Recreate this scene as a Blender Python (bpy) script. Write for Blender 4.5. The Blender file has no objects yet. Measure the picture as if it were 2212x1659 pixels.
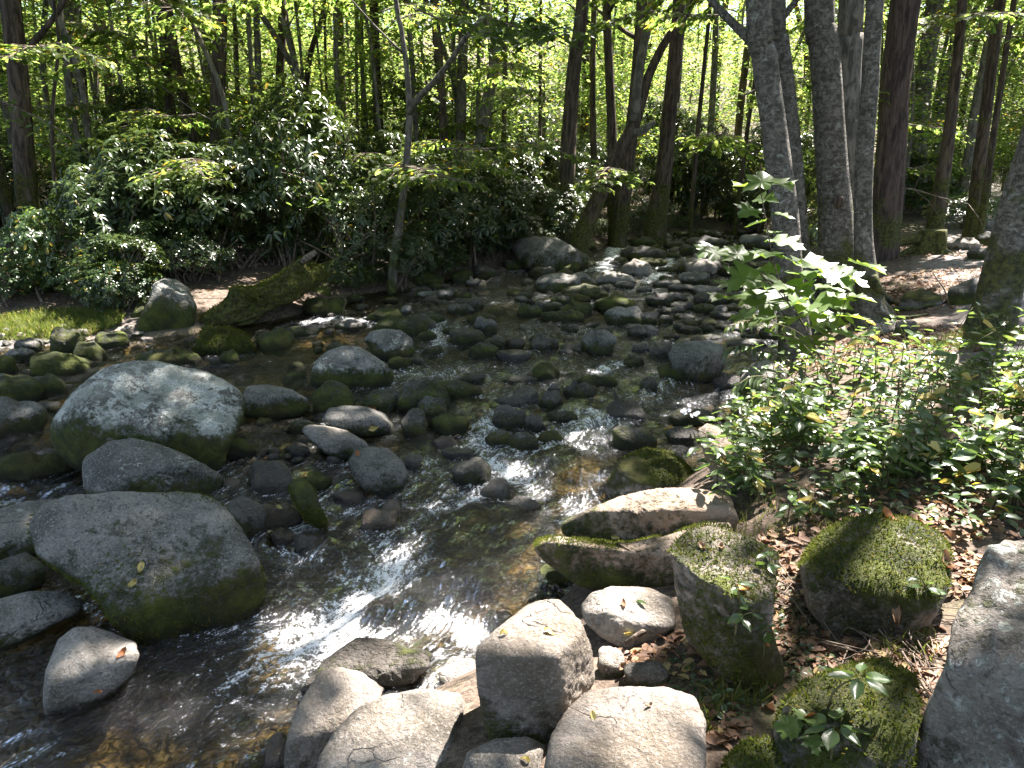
import bpy, bmesh, math, random
import numpy as np
from mathutils import Vector

S = bpy.context.scene
COL = S.collection

# ------------------------------------------------------------------ camera, sky, sun, exposure
PITCH = math.radians(15.0)
HFOV = math.radians(67.0)
CAMZ = 2.3
cam_data = bpy.data.cameras.new('camera')
cam_data.sensor_width = 36.0
cam_data.lens = 18.0 / math.tan(HFOV / 2)
cam_data.clip_start = 0.05
cam_data.clip_end = 600.0
cam = bpy.data.objects.new('camera', cam_data)
cam.location = (0, 0, CAMZ)
cam.rotation_euler = (math.pi / 2 - PITCH, 0, 0)
COL.objects.link(cam)
S.camera = cam

SUN_EL, SUN_AZ = math.radians(59.0), math.radians(42.0)     # azimuth clockwise from +Y (view direction)
SUN = np.array([math.sin(SUN_AZ) * math.cos(SUN_EL), math.cos(SUN_AZ) * math.cos(SUN_EL), math.sin(SUN_EL)])
world = bpy.data.worlds.new('World')
S.world = world
world.use_nodes = True
wn = world.node_tree.nodes
wn.clear()
sky = wn.new('ShaderNodeTexSky')
sky.sky_type = 'NISHITA'
sky.sun_disc = False
sky.sun_elevation = SUN_EL
sky.sun_rotation = SUN_AZ
sky.air_density = 1.0
sky.dust_density = 2.0
bg = wn.new('ShaderNodeBackground')
bg.inputs['Strength'].default_value = 0.065
wo = wn.new('ShaderNodeOutputWorld')
world.node_tree.links.new(sky.outputs[0], bg.inputs[0])
world.node_tree.links.new(bg.outputs[0], wo.inputs[0])

sun_data = bpy.data.lights.new('sun', 'SUN')
sun_data.energy = 5.0
sun_data.angle = math.radians(0.53)
sun_data.color = (1.0, 0.955, 0.89)
sun = bpy.data.objects.new('sun', sun_data)
sun.rotation_euler = Vector(-SUN).to_track_quat('-Z', 'Y').to_euler()
sun.location = (10, 20, 30)
COL.objects.link(sun)

S.view_settings.view_transform = 'Standard'
S.view_settings.look = 'None'
S.view_settings.exposure = 2.95
S.view_settings.gamma = 1.0
S.view_settings.use_curve_mapping = False
S.view_settings.use_white_balance = True
S.view_settings.white_balance_temperature = 6500
S.view_settings.white_balance_tint = 17
S.render.engine = 'CYCLES'
S.cycles.max_bounces = 8
S.cycles.diffuse_bounces = 3
S.cycles.glossy_bounces = 3
S.cycles.transmission_bounces = 4
S.cycles.transparent_max_bounces = 8
S.cycles.caustics_reflective = False
S.cycles.caustics_refractive = False
S.cycles.sample_clamp_indirect = 6.0

rng = np.random.default_rng(7)
random.seed(7)

# ------------------------------------------------------------------ numeric helpers
def _hash(ix, iy, iz, seed):
    h = (ix.astype(np.int64) * 374761393 + iy.astype(np.int64) * 668265263 + iz.astype(np.int64) * 2147483647 + seed * 974634777) & 0xFFFFFFFF
    h = ((h ^ (h >> 13)) * 1274126177) & 0xFFFFFFFF
    h = ((h ^ (h >> 16)) * 2246822519) & 0xFFFFFFFF
    return ((h ^ (h >> 15)) & 0xFFFFFF) / float(0xFFFFFF)

def vnoise(P, seed=0):
    i = np.floor(P); f = P - i; i = i.astype(np.int64)
    u = f * f * f * (f * (f * 6 - 15) + 10)
    r = 0.0
    for dx in (0, 1):
        wx = u[:, 0] if dx else 1 - u[:, 0]
        for dy in (0, 1):
            wy = u[:, 1] if dy else 1 - u[:, 1]
            for dz in (0, 1):
                wz = u[:, 2] if dz else 1 - u[:, 2]
                r = r + wx * wy * wz * _hash(i[:, 0] + dx, i[:, 1] + dy, i[:, 2] + dz, seed)
    return r * 2 - 1

def fbm(P, octaves=3, seed=0, gain=0.5):
    r = 0.0; a = 1.0; s = 0.0
    for o in range(octaves):
        r = r + a * vnoise(P * (2.03 ** o) + 17.3 * o, seed + o * 11); s += a; a *= gain
    return r / s

def fbm2(x, y, scale, octaves=3, seed=0):
    P = np.stack([x * scale, y * scale, np.full_like(x, 0.37 + seed)], 1)
    return fbm(P, octaves, seed)

def sstep(a, b, x):
    t = np.clip((x - a) / (b - a), 0, 1)
    return t * t * (3 - 2 * t)

def nrm(v):
    v = np.asarray(v, float)
    return v / np.linalg.norm(v, axis=-1, keepdims=True)

# photograph pixels are read on a 2212 x 1659 copy
FD = 1106.0 / math.tan(HFOV / 2)
CP, SP = math.cos(PITCH), math.sin(PITCH)

def ray(px, py):
    """direction with unit forward component for a pixel"""
    xc = (np.asarray(px, float) - 1106.0) / FD
    yc = (829.5 - np.asarray(py, float)) / FD
    return np.stack([xc, CP + yc * SP, -SP + yc * CP], -1)

def proj(V):
    V = np.asarray(V, float)
    x = V[..., 0]; y = V[..., 1]; z = V[..., 2] - CAMZ
    d = y * CP - z * SP
    u = y * SP + z * CP
    return np.stack([1106.0 + FD * x / d, 829.5 - FD * u / d, d], -1)

# ------------------------------------------------------------------ lie of the land
_S = np.array([-5, 1.5, 3.0, 4.2, 5.6, 7.0, 9.0, 12.0, 15.5, 17.6, 20.0, 30.0, 60.0])
_Z = np.array([-.10, -.05, 0.0, .06, .17, .25, .32, .40, .48, .70, .80, 1.0, 1.6])
def zwater(x, y):
    return np.interp(np.asarray(y) + 0.2 * np.asarray(x), _S, _Z)

def hit_water(px, py):
    r = ray(px, py)
    t = np.full(r.shape[:-1], 6.0)
    for _ in range(30):
        z = zwater(r[..., 0] * t, r[..., 1] * t)
        tn = (z - CAMZ) / np.minimum(r[..., 2], -0.03)
        t = 0.5 * t + 0.5 * np.clip(tn, 0.5, 60)
    return r * t[..., None] + np.array([0, 0, CAMZ])

_right = [(560, 1760), (640, 1660), (740, 1590), (900, 1500), (1030, 1440), (1150, 1340), (1215, 1275), (1320, 1180), (1480, 1050), (1560, 960),
          (1625, 880), (1690, 800), (1720, 720), (1700, 620), (1690, 560), (1690, 520)]
_left = [(1640, 500), (1500, 500), (1330, 522), (1230, 560), (1120, 572), (1020, 592), (930, 618), (800, 634), (740, 645),
         (650, 682), (560, 695), (430, 722), (330, 733), (200, 735), (60, 752), (-150, 770), (-500, 800)]
_pr = hit_water(*np.array(_right, float).T)[:, :2]
_pl = hit_water(*np.array(_left, float).T)[:, :2]
_pr = np.vstack([[(-0.9, 0.6)], _pr])
STREAM = np.vstack([_pr, [( _pr[-1][0] + 1.5, _pr[-1][1] + 7)], [(_pl[0][0] - .6, _pl[0][1] + 7)], _pl, [(-14, 6.0), (-12, 0.0), (-5, -4), (-1.5, -2)]])

def sdist(x, y):
    """signed distance to the stream outline, positive on land; also which bank (1 right, 0 far)"""
    x = np.asarray(x, float); y = np.asarray(y, float)
    A = STREAM; B = np.roll(A, -1, 0)
    best = np.full(x.shape, 1e9); inside = np.zeros(x.shape, bool); bank = np.zeros(x.shape, int)
    nr = len(_pr)
    for k in range(len(A)):
        ax, ay = A[k]; bx, by = B[k]
        ex, ey = bx - ax, by - ay
        t = np.clip(((x - ax) * ex + (y - ay) * ey) / (ex * ex + ey * ey), 0, 1)
        d = np.hypot(x - ax - t * ex, y - ay - t * ey)
        m = d < best
        best = np.where(m, d, best)
        bank = np.where(m, 1 if (k < nr or k >= len(A) - 2) else 0, bank)
        c = ((ay > y) != (by > y)) & (x < (bx - ax) * (y - ay) / ((by - ay) if by != ay else 1e-9) + ax)
        inside ^= c
    return np.where(inside, -best, best), bank

def zground(x, y):
    x = np.asarray(x, float); y = np.asarray(y, float)
    sh = x.shape; x = x.ravel(); y = y.ravel()
    sd, bank = sdist(x, y)
    zw = zwater(x, y)
    n1 = fbm2(x, y, 0.7, 3, 3); n2 = fbm2(x, y, 3.1, 3, 5)
    bed = zw - 0.05 - 0.17 * sstep(0, 0.9, -sd) + 0.05 * n2 + 0.05 * n1
    s = np.maximum(sd, 0)
    right = zw + 0.62 * (1 - np.exp(-s / 0.75)) + 0.035 * s + 0.07 * n1 * sstep(0, 1, s) + 0.025 * n2
    right = right + 0.22 * np.exp(-(((x - 2.0) / 1.1) ** 2 + ((y - 4.3) / 1.0) ** 2))
    farb = zw + 0.30 * (1 - np.exp(-s / 0.6)) + 0.07 * s + 0.10 * n1 * sstep(0, 1.5, s) + 0.03 * n2
    beach = np.exp(-(((x + 6.6) / 2.2) ** 2 + ((y - 9.6) / 1.6) ** 2))
    farb = farb - beach * 0.26 * (1 - np.exp(-s / 0.6))
    hill = 0.10 * np.maximum(y - 26, 0) + 0.0009 * np.maximum(y - 26, 0) ** 2
    land = np.where(bank == 1, right, farb) + hill
    w = sstep(-0.12, 0.12, sd)
    return (bed * (1 - w) + land * w).reshape(sh)

def hit_ground(px, py, z_off=0.0):
    r = ray(px, py)
    ts = np.concatenate([np.linspace(0.8, 12, 180), np.linspace(12.1, 80, 220)])
    P = r[None, :] * ts[:, None] + np.array([0, 0, CAMZ])
    g = np.maximum(zground(P[:, 0], P[:, 1]), np.where(sdist(P[:, 0], P[:, 1])[0] < 0, zwater(P[:, 0], P[:, 1]), -9)) + z_off
    k = np.argmax(P[:, 2] < g)
    if P[k, 2] >= g[k]:
        return P[-1]
    if k == 0:
        return P[0]
    a = (P[k - 1, 2] - g[k - 1]); b = (g[k] - P[k, 2])
    f = a / (a + b)
    return P[k - 1] * (1 - f) + P[k] * f

# ------------------------------------------------------------------ object helpers
def mk_mesh(name, V, faces, mat=None, smooth=True, attrs=None, uv=None):
    """faces: one int array (n,k) or a list of such arrays"""
    V = np.asarray(V, np.float32)
    if isinstance(faces, np.ndarray):
        faces = [faces]
    me = bpy.data.meshes.new(name)
    me.vertices.add(len(V)); me.vertices.foreach_set('co', V.ravel())
    loops = np.concatenate([f.ravel() for f in faces]).astype(np.int32)
    sizes = np.concatenate([np.full(len(f), f.shape[1], np.int32) for f in faces])
    starts = np.concatenate([[0], np.cumsum(sizes)[:-1]]).astype(np.int32)
    me.loops.add(len(loops)); me.loops.foreach_set('vertex_index', loops)
    me.polygons.add(len(sizes)); me.polygons.foreach_set('loop_start', starts); me.polygons.foreach_set('loop_total', sizes)
    if smooth:
        me.polygons.foreach_set('use_smooth', np.ones(len(sizes), bool))
    if attrs:
        for k, a in attrs.items():
            at = me.attributes.new(k, 'FLOAT', 'POINT'); at.data.foreach_set('value', np.asarray(a, np.float32))
    if uv is not None:
        l = me.uv_layers.new(name='UVMap'); l.data.foreach_set('uv', np.asarray(uv, np.float32)[loops].ravel())
    me.update(calc_edges=True)
    if mat:
        me.materials.append(mat)
    return me

def link(name, me, parent=None, loc=None):
    o = bpy.data.objects.new(name, me)
    COL.objects.link(o)
    if parent is not None:
        o.parent = parent
    if loc is not None:
        o.location = loc
    return o

def tag(o, label=None, cat=None, group=None, kind=None):
    if label: o['label'] = label
    if cat: o['category'] = cat
    if group: o['group'] = group
    if kind: o['kind'] = kind
    return o

def empty(name, loc, label=None, cat=None, group=None, rz=0.0):
    o = bpy.data.objects.new(name, None)
    o.location = loc; o.rotation_euler = (0, 0, rz)
    o.empty_display_size = 0.1
    COL.objects.link(o)
    return tag(o, label, cat, group)

def copy_tree(root, loc, rz=0.0, scale=1.0, label=None, group=None):
    r = root.copy(); COL.objects.link(r)
    r.location = loc; r.rotation_euler = (0, 0, rz); r.scale = (scale,) * 3 if np.isscalar(scale) else scale
    if label: r['label'] = label
    if group: r['group'] = group
    for ch in list(root.children):
        c = ch.copy(); COL.objects.link(c); c.parent = r
        for g in list(ch.children):
            d = g.copy(); COL.objects.link(d); d.parent = c
    return r

def tube(P, R, seg=10, bump=0.0, seed=0, flare=0.0, cap=True, ridges=0):
    """tapered tube along points P with radii R -> V, faces"""
    P = np.asarray(P, float); R = np.asarray(R, float)
    T = np.gradient(P, axis=0); T = nrm(T)
    ref = np.array([0, 1, 0.]) if abs(T[0][1]) < 0.9 else np.array([1, 0, 0.])
    U = nrm(np.cross(T, ref)); W = np.cross(T, U)
    a = np.linspace(0, 2 * np.pi, seg, endpoint=False)
    ring = np.cos(a)[None, :, None] * U[:, None, :] + np.sin(a)[None, :, None] * W[:, None, :]
    rad = np.repeat(R[:, None], seg, 1)
    if flare:
        h = np.linalg.norm(P - P[0], axis=1)
        fl = flare * np.exp(-h / (R[0] * 1.6))
        lob = 0.6 + 0.4 * np.cos(a * 5 + seed) + 0.3 * np.cos(a * 3 + 2 * seed)
        rad = rad * (1 + fl[:, None] * lob[None, :])
    if bump:
        q = (P[:, None, :] * np.array([1, 1, .45]) + ring * R[:, None, None] * 1.0)
        n = fbm(q.reshape(-1, 3) * (0.9 / max(R[0], .02)) + seed * 3.1, 3, seed).reshape(rad.shape)
        rad = rad * (1 + bump * n)
    if ridges:
        w = a[None, :] * ridges + 2.0 * fbm(np.stack([P[:, 2] * 1.5, np.full(len(P), seed), P[:, 0]], 1), 2, seed)[:, None]
        rad = rad * (1 + 0.045 * np.sign(np.sin(w)) * np.abs(np.sin(w)) ** .5)
    V = (P[:, None, :] + ring * rad[..., None]).reshape(-1, 3)
    n = len(P)
    i = np.arange(n - 1)[:, None] * seg; j = np.arange(seg)[None, :]; j2 = (j + 1) % seg
    F = np.stack([i + j, i + j2, i + seg + j2, i + seg + j], -1).reshape(-1, 4)
    fs = [F]
    if cap:
        fs.append(np.arange((n - 1) * seg, n * seg)[None, :])
        fs.append(np.arange(seg)[::-1][None, :])
    return V, fs

def spline(pts, n):
    """Catmull-Rom resample"""
    pts = np.asarray(pts, float)
    if len(pts) == 2:
        t = np.linspace(0, 1, n)[:, None]
        return pts[0] * (1 - t) + pts[1] * t
    p = np.vstack([2 * pts[0] - pts[1], pts, 2 * pts[-1] - pts[-2]])
    out = []
    t = np.linspace(0, len(pts) - 1, n)
    for tt in t:
        k = min(int(tt), len(pts) - 2); f = tt - k
        a, b, c, d = p[k:k + 4]
        out.append(0.5 * ((2 * b) + (-a + c) * f + (2 * a - 5 * b + 4 * c - d) * f * f + (-a + 3 * b - 3 * c + d) * f ** 3))
    return np.array(out)

def join(parts):
    """parts: list of (V, [faces]) -> V, faces grouped by size"""
    Vs = []; by = {}; off = 0
    for V, fs in parts:
        if isinstance(fs, np.ndarray): fs = [fs]
        Vs.append(V)
        for f in fs:
            by.setdefault(f.shape[1], []).append(f + off)
        off += len(V)
    return np.vstack(Vs), [np.vstack(v) for v in by.values()]
# ------------------------------------------------------------------ materials
class NT:
    def __init__(s, name):
        s.m = bpy.data.materials.new(name); s.m.use_nodes = True
        s.t = s.m.node_tree; s.t.nodes.clear()
    def n(s, typ, **kw):
        nd = s.t.nodes.new(typ)
        for k, v in kw.items():
            if k.startswith('i_'):
                nd.inputs[k[2:].replace('_', ' ')].default_value = v
            else:
                setattr(nd, k, v)
        return nd
    def l(s, a, b): s.t.links.new(a, b)
    def setin(s, sock, v):
        if hasattr(v, 'is_output') or isinstance(v, bpy.types.NodeSocket): s.l(v, sock)
        else: sock.default_value = v
    def math(s, op, a, b=None, c=None, clamp=False):
        nd = s.n('ShaderNodeMath', operation=op, use_clamp=clamp)
        for i, v in enumerate((a, b, c)):
            if v is not None: s.setin(nd.inputs[i], v)
        return nd.outputs[0]
    def mix(s, fac, a, b):
        nd = s.n('ShaderNodeMix', data_type='RGBA')
        s.setin(nd.inputs[0], fac)
        for sock, v in ((nd.inputs[6], a), (nd.inputs[7], b)):
            if isinstance(v, tuple) and len(v) == 3: v = v + (1,)
            s.setin(sock, v)
        return nd.outputs[2]
    def mapr(s, v, a, b, c=0.0, d=1.0, smooth=True):
        nd = s.n('ShaderNodeMapRange', interpolation_type='SMOOTHSTEP' if smooth else 'LINEAR')
        s.setin(nd.inputs[0], v)
        for i, q in enumerate((a, b, c, d)): s.setin(nd.inputs[1 + i], q)
        return nd.outputs[0]
    def noise(s, vec, scale, detail=4.0, rough=0.55, dist=0.0):
        nd = s.n('ShaderNodeTexNoise')
        s.l(vec, nd.inputs['Vector'])
        nd.inputs['Scale'].default_value = scale; nd.inputs['Detail'].default_value = detail
        nd.inputs['Roughness'].default_value = rough; nd.inputs['Distortion'].default_value = dist
        return nd.outputs[0]
    def attr(s, name, typ='OBJECT'):
        return s.n('ShaderNodeAttribute', attribute_type=typ, attribute_name=name).outputs['Fac']
    def bump(s, h, strength, dist, normal=None):
        nd = s.n('ShaderNodeBump')
        nd.inputs['Strength'].default_value = strength; nd.inputs['Distance'].default_value = dist
        s.l(h, nd.inputs['Height'])
        if normal is not None: s.l(normal, nd.inputs['Normal'])
        return nd.outputs[0]
    def scalevec(s, vec, v):
        nd = s.n('ShaderNodeMapping'); s.l(vec, nd.inputs[0]); nd.inputs['Scale'].default_value = v
        return nd.outputs[0]
    def principled(s, col, rough, normal=None, spec=0.5):
        p = s.n('ShaderNodeBsdfPrincipled')
        for k, v in (('Base Color', col), ('Roughness', rough), ('Specular IOR Level', spec)):
            if isinstance(v, tuple) and len(v) == 3: v = v + (1,)
            s.setin(p.inputs[k], v)
        if normal is not None: s.l(normal, p.inputs['Normal'])
        return p.outputs[0]
    def out(s, sh):
        o = s.n('ShaderNodeOutputMaterial'); s.l(sh, o.inputs[0]); return s.m

def make_rock_mat():
    t = NT('river_rock')
    pos = t.n('ShaderNodeNewGeometry').outputs['Position']
    gen = t.n('ShaderNodeSeparateXYZ'); t.l(t.n('ShaderNodeTexCoord').outputs['Generated'], gen.inputs[0])
    pz = t.n('ShaderNodeSeparateXYZ'); t.l(pos, pz.inputs[0])
    nor = t.n('ShaderNodeSeparateXYZ'); t.l(t.n('ShaderNodeNewGeometry').outputs['Normal'], nor.inputs[0])
    rnd = t.n('ShaderNodeObjectInfo').outputs['Random']
    moss_a, lich_a, tone_a, warm_a, wz, top_a = (t.attr(k) for k in ('moss', 'lichen', 'tone', 'warm', 'waterz', 'mosstop'))
    n_big = t.noise(pos, 3.0, 5, .6, .4)
    n_mid = t.noise(pos, 14.0, 6, .65)
    n_fine = t.noise(pos, 90.0, 3, .6)
    # stone
    c = t.mix(t.mapr(n_big, .36, .64), (.085, .085, .070), (.235, .228, .200))
    c = t.mix(t.mapr(n_mid, .45, .75, 0, .6), c, (.10, .10, .09))
    c = t.mix(t.mapr(n_fine, .50, .68, 0, .60), c, (.40, .39, .35))
    c = t.mix(t.mapr(t.noise(pos, 48.0, 3, .6), .55, .66, 0, .70), c, (.045, .045, .038))
    c = t.mix(warm_a, c, t.mix(t.mapr(n_big, .3, .7), (.20, .14, .085), (.40, .32, .245)))
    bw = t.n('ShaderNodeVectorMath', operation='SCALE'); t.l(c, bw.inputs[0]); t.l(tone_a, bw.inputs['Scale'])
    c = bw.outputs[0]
    cw = t.n('ShaderNodeTexNoise'); t.l(pos, cw.inputs['Vector']); cw.inputs['Scale'].default_value = 3.0; cw.inputs['Detail'].default_value = 4.0
    cs_ = t.n('ShaderNodeVectorMath', operation='SCALE'); t.l(cw.outputs['Color'], cs_.inputs[0]); cs_.inputs['Scale'].default_value = .55
    ca_ = t.n('ShaderNodeVectorMath', operation='ADD'); t.l(pos, ca_.inputs[0]); t.l(cs_.outputs[0], ca_.inputs[1])
    cv = t.n('ShaderNodeTexVoronoi', feature='DISTANCE_TO_EDGE'); t.l(ca_.outputs[0], cv.inputs['Vector']); cv.inputs['Scale'].default_value = 1.9
    crack = t.math('MULTIPLY', t.mapr(cv.outputs['Distance'], .0, .014, 1.0, 0.0), t.mapr(t.noise(pos, 1.5, 2), .50, .58))
    c = t.mix(t.math('MULTIPLY', crack, .22), c, (.025, .024, .02))
    strata = t.noise(t.scalevec(ca_.outputs[0], (1.2, 2.2, 9.0)), 2.4, 5, .65)
    c = t.mix(t.mapr(strata, .54, .70, 0, .45), c, (.07, .068, .06))
    # lichen crusts
    lm = t.math('ADD', t.math('MULTIPLY', t.noise(pos, 3.6, 3, .6), .36), t.math('ADD', t.math('MULTIPLY', t.noise(pos, 12.0, 9, .78, .8), .40), t.math('MULTIPLY', t.noise(pos, 38.0, 5, .7, .4), .24)))
    th = t.math('SUBTRACT', .70, t.math('MULTIPLY', lich_a, .30))
    lm = t.mapr(lm, th, t.math('ADD', th, .030))
    lm = t.math('MULTIPLY', lm, t.mapr(nor.outputs[2], -.1, .35))
    lm = t.math('MULTIPLY', lm, t.mapr(lich_a, 0.01, 0.05))
    lcol = t.mix(t.mapr(t.noise(pos, 7.0, 4), .40, .60), (.36, .38, .32), (.66, .68, .61))
    lcol = t.mix(t.mapr(n_fine, .42, .62, 0, .65), lcol, (.17, .18, .14))
    c = t.mix(t.math('MULTIPLY', lm, .9), c, lcol)
    # small round lichen discs
    vo = t.n('ShaderNodeTexVoronoi', feature='F1'); t.l(pos, vo.inputs['Vector']); vo.inputs['Scale'].default_value = 7.0
    disc = t.math('LESS_THAN', t.math('ADD', vo.outputs['Distance'], t.math('MULTIPLY', n_mid, .25)), .27)
    dsel = t.math('GREATER_THAN', t.noise(pos, 2.3, 2), t.math('SUBTRACT', .80, t.math('MULTIPLY', lich_a, .45)))
    disc = t.math('MULTIPLY', t.math('MULTIPLY', disc, dsel), t.mapr(lich_a, .01, .05))
    c = t.mix(t.math('MULTIPLY', disc, .7), c, (.40, .43, .36))
    # moss: on flanks towards the waterline, or on top
    mn = t.math('ADD', t.math('MULTIPLY', t.noise(pos, 3.1, 4, .6, .3), .62), t.math('MULTIPLY', t.noise(pos, 28.0, 4, .7), .38))
    flank = t.math('ADD', t.math('MULTIPLY', t.math('SUBTRACT', .55, gen.outputs[2]), .75), t.math('MULTIPLY', t.math('SUBTRACT', .45, nor.outputs[2]), .22))
    topm = t.math('MULTIPLY', t.math('SUBTRACT', nor.outputs[2], .5), .42)
    bias = t.math('ADD', t.math('MULTIPLY', flank, t.math('SUBTRACT', 1.0, top_a)), t.math('MULTIPLY', topm, top_a))
    mm = t.math('ADD', t.math('ADD', mn, bias), t.math('MULTIPLY', t.math('SUBTRACT', moss_a, .42), .80))
    mm = t.math('ADD', mm, t.math('MULTIPLY', t.math('SUBTRACT', n_mid, .5), .35))
    mm = t.math('MULTIPLY', t.mapr(mm, .46, .66), t.mapr(moss_a, .02, .08))
    mcol = t.mix(t.mapr(t.noise(pos, 6.0, 4, .7), .35, .7), (.032, .042, .010), (.115, .135, .020))
    mcol = t.mix(t.mapr(t.noise(pos, 1.7, 2), .5, .75, 0, .6), mcol, (.10, .078, .022))
    c = t.mix(mm, c, mcol)
    # wet band just above the water
    wn_ = t.math('MULTIPLY', t.math('SUBTRACT', n_big, .5), .10)
    wet = t.mapr(t.math('ADD', t.math('SUBTRACT', pz.outputs[2], wz), wn_), .015, .085, 1.0, 0.0)
    wet = t.math('MAXIMUM', wet, t.attr('wet'))
    c = t.mix(t.math('MULTIPLY', wet, .62), c, t.mix(.5, (.012, .011, .009), (.025, .02, .014)))
    rough = t.mapr(wet, 0, 1, .85, .24)
    rough = t.math('MAXIMUM', rough, t.math('MULTIPLY', mm, .9))
    h = t.math('ADD', t.math('MULTIPLY', n_mid, .5), t.math('MULTIPLY', n_fine, .22))
    h = t.math('ADD', h, t.math('MULTIPLY', lm, .10))
    mfz = t.math('MULTIPLY', t.math('MULTIPLY', mm, t.math('ADD', t.noise(pos, 130.0, 3, .7), t.noise(pos, 34.0, 3, .7))), .9)
    h = t.math('ADD', h, mfz)
    h = t.math('ADD', h, t.math('MULTIPLY', t.noise(pos, 30.0, 6, .7), .55))
    h = t.math('SUBTRACT', t.math('ADD', h, t.math('MULTIPLY', strata, .5)), t.math('MULTIPLY', crack, .3))
    nb = t.bump(h, 1.0, .045)
    return t.out(t.principled(c, rough, nb, .35))

def make_leaf_mat(name, cols, trans, rough=.45, spec=.4, yellow=.0, ycol=(.30, .22, .02), tfac=.5, hue=.0):
    t = NT(name)
    r = t.n('ShaderNodeNewGeometry').outputs['Random Per Island']
    orr = t.n('ShaderNodeObjectInfo').outputs['Random']
    f = t.math('FRACT', t.math('ADD', r, t.math('MULTIPLY', orr, .37)))
    c = t.mix(f, cols[0], cols[1])
    tr = t.mix(f, trans[0], trans[1])
    if yellow:
        y = t.math('LESS_THAN', t.math('FRACT', t.math('MULTIPLY', r, 7.31)), yellow)
        c = t.mix(y, c, ycol); tr = t.mix(y, tr, tuple(min(1, q * 1.6) for q in ycol))
    pr = t.principled(c, rough, None, spec)
    tl = t.n('ShaderNodeBsdfTranslucent'); t.l(tr, tl.inputs[0])
    ms = t.n('ShaderNodeMixShader'); ms.inputs[0].default_value = tfac
    t.l(pr, ms.inputs[1]); t.l(tl.outputs[0], ms.inputs[2])
    return t.out(ms.outputs[0])

def make_bark_mat(name, c0, c1, lichen=.3, moss=.5, vs=.28, furrow=9.0, red=False, peel=False):
    t = NT(name)
    tc = t.n('ShaderNodeTexCoord').outputs['Object']
    pos = t.n('ShaderNodeNewGeometry').outputs['Position']
    v = t.scalevec(pos, (1, 1, vs))
    a = t.noise(v, furrow * 2.2, 6, .65, .8)
    b = t.noise(pos, 3.0, 4, .6)
    c = t.mix(t.mapr(a, .36, .66), c0, c1)
    if peel:
        pv = t.scalevec(pos, (1, 1, 4.5))
        pe = t.noise(pv, 9.0, 5, .7, .5)
        c = t.mix(t.mapr(pe, .52, .66), c, (.055, .048, .036))
        a = t.math('ADD', a, t.math('MULTIPLY', pe, .8))
    lm = t.mapr(t.noise(pos, 11.0, 5, .7, .3), .74 - lichen * .3, .80 - lichen * .3)
    c = t.mix(t.math('MULTIPLY', lm, .75), c, (.30, .31, .26))
    sx = t.n('ShaderNodeSeparateXYZ'); t.l(tc, sx.inputs[0])
    low = t.mapr(sx.outputs[2], 0.0, 3.0, .34, -.04)
    mm = t.mapr(t.math('ADD', t.math('ADD', b, low), (moss - .5) * .6), .52, .68)
    mcol = t.mix(t.mapr(t.noise(pos, 24.0, 3), .35, .65), (.022, .028, .008), (.085, .095, .018))
    c = t.mix(t.math('MULTIPLY', mm, .85), c, mcol)
    h = t.math('ADD', a, t.math('MULTIPLY', t.noise(pos, 70.0, 3), .3))
    nb = t.bump(h, .9, .03)
    return t.out(t.principled(c, .9, nb, .2))

def make_ground_mat():
    t = NT('forest_floor')
    pos = t.n('ShaderNodeNewGeometry').outputs['Position']
    n1 = t.noise(pos, 1.3, 5, .6); n2 = t.noise(pos, 18.0, 5, .7); n3 = t.noise(pos, 70.0, 3, .7)
    land = t.attr('land', 'GEOMETRY')
    path = t.attr('path', 'GEOMETRY')
    soil = t.mix(t.mapr(n2, .35, .65), (.045, .034, .024), (.14, .105, .075))
    soil = t.mix(t.mapr(n3, .55, .7, 0, .7), soil, (.26, .20, .15))
    soil = t.mix(t.mapr(n1, .5, .65, 0, .6), soil, (.045, .055, .015))
    pth = t.mix(t.mapr(n2, .35, .7), (.11, .10, .09), (.27, .25, .225))
    pth = t.mix(t.mapr(n3, .55, .68, 0, .8), pth, (.36, .32, .28))
    soil = t.mix(path, soil, pth)
    # stream bed: cobbles of mixed browns
    wp = t.n('ShaderNodeVectorMath', operation='ADD'); t.l(pos, wp.inputs[0])
    nc = t.n('ShaderNodeTexNoise'); t.l(pos, nc.inputs['Vector']); nc.inputs['Scale'].default_value = 7.0
    sc_ = t.n('ShaderNodeVectorMath', operation='SCALE'); t.l(nc.outputs['Color'], sc_.inputs[0]); sc_.inputs['Scale'].default_value = .14
    t.l(sc_.outputs[0], wp.inputs[1]); wpo = wp.outputs[0]
    vo = t.n('ShaderNodeTexVoronoi', feature='F1'); t.l(wpo, vo.inputs['Vector']); vo.inputs['Scale'].default_value = 13.0
    vd = t.n('ShaderNodeTexVoronoi', feature='DISTANCE_TO_EDGE'); t.l(wpo, vd.inputs['Vector']); vd.inputs['Scale'].default_value = 13.0
    sep = t.n('ShaderNodeSeparateColor'); t.l(vo.outputs['Color'], sep.inputs[0])
    bed = t.mix(sep.outputs[0], (.10, .072, .036), (.32, .23, .12))
    bed = t.mix(t.math('MULTIPLY', sep.outputs[1], .6), bed, (.19, .18, .12))
    bed = t.mix(t.mapr(n2, .4, .7, 0, .5), bed, (.06, .05, .028))
    bed = t.mix(t.mapr(vd.outputs['Distance'], 0, .12, .5, 0), bed, (.025, .019, .01))
    c = t.mix(land, bed, soil)
    hb = t.mapr(vd.outputs['Distance'], 0, .3)
    h = t.mix(land, hb, n2)
    hh = t.math('ADD', h, t.math('MULTIPLY', n3, .25))
    nb = t.bump(hh, .8, .035)
    return t.out(t.principled(c, t.mapr(land, 0, 1, .35, .95), nb, .3))

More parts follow.
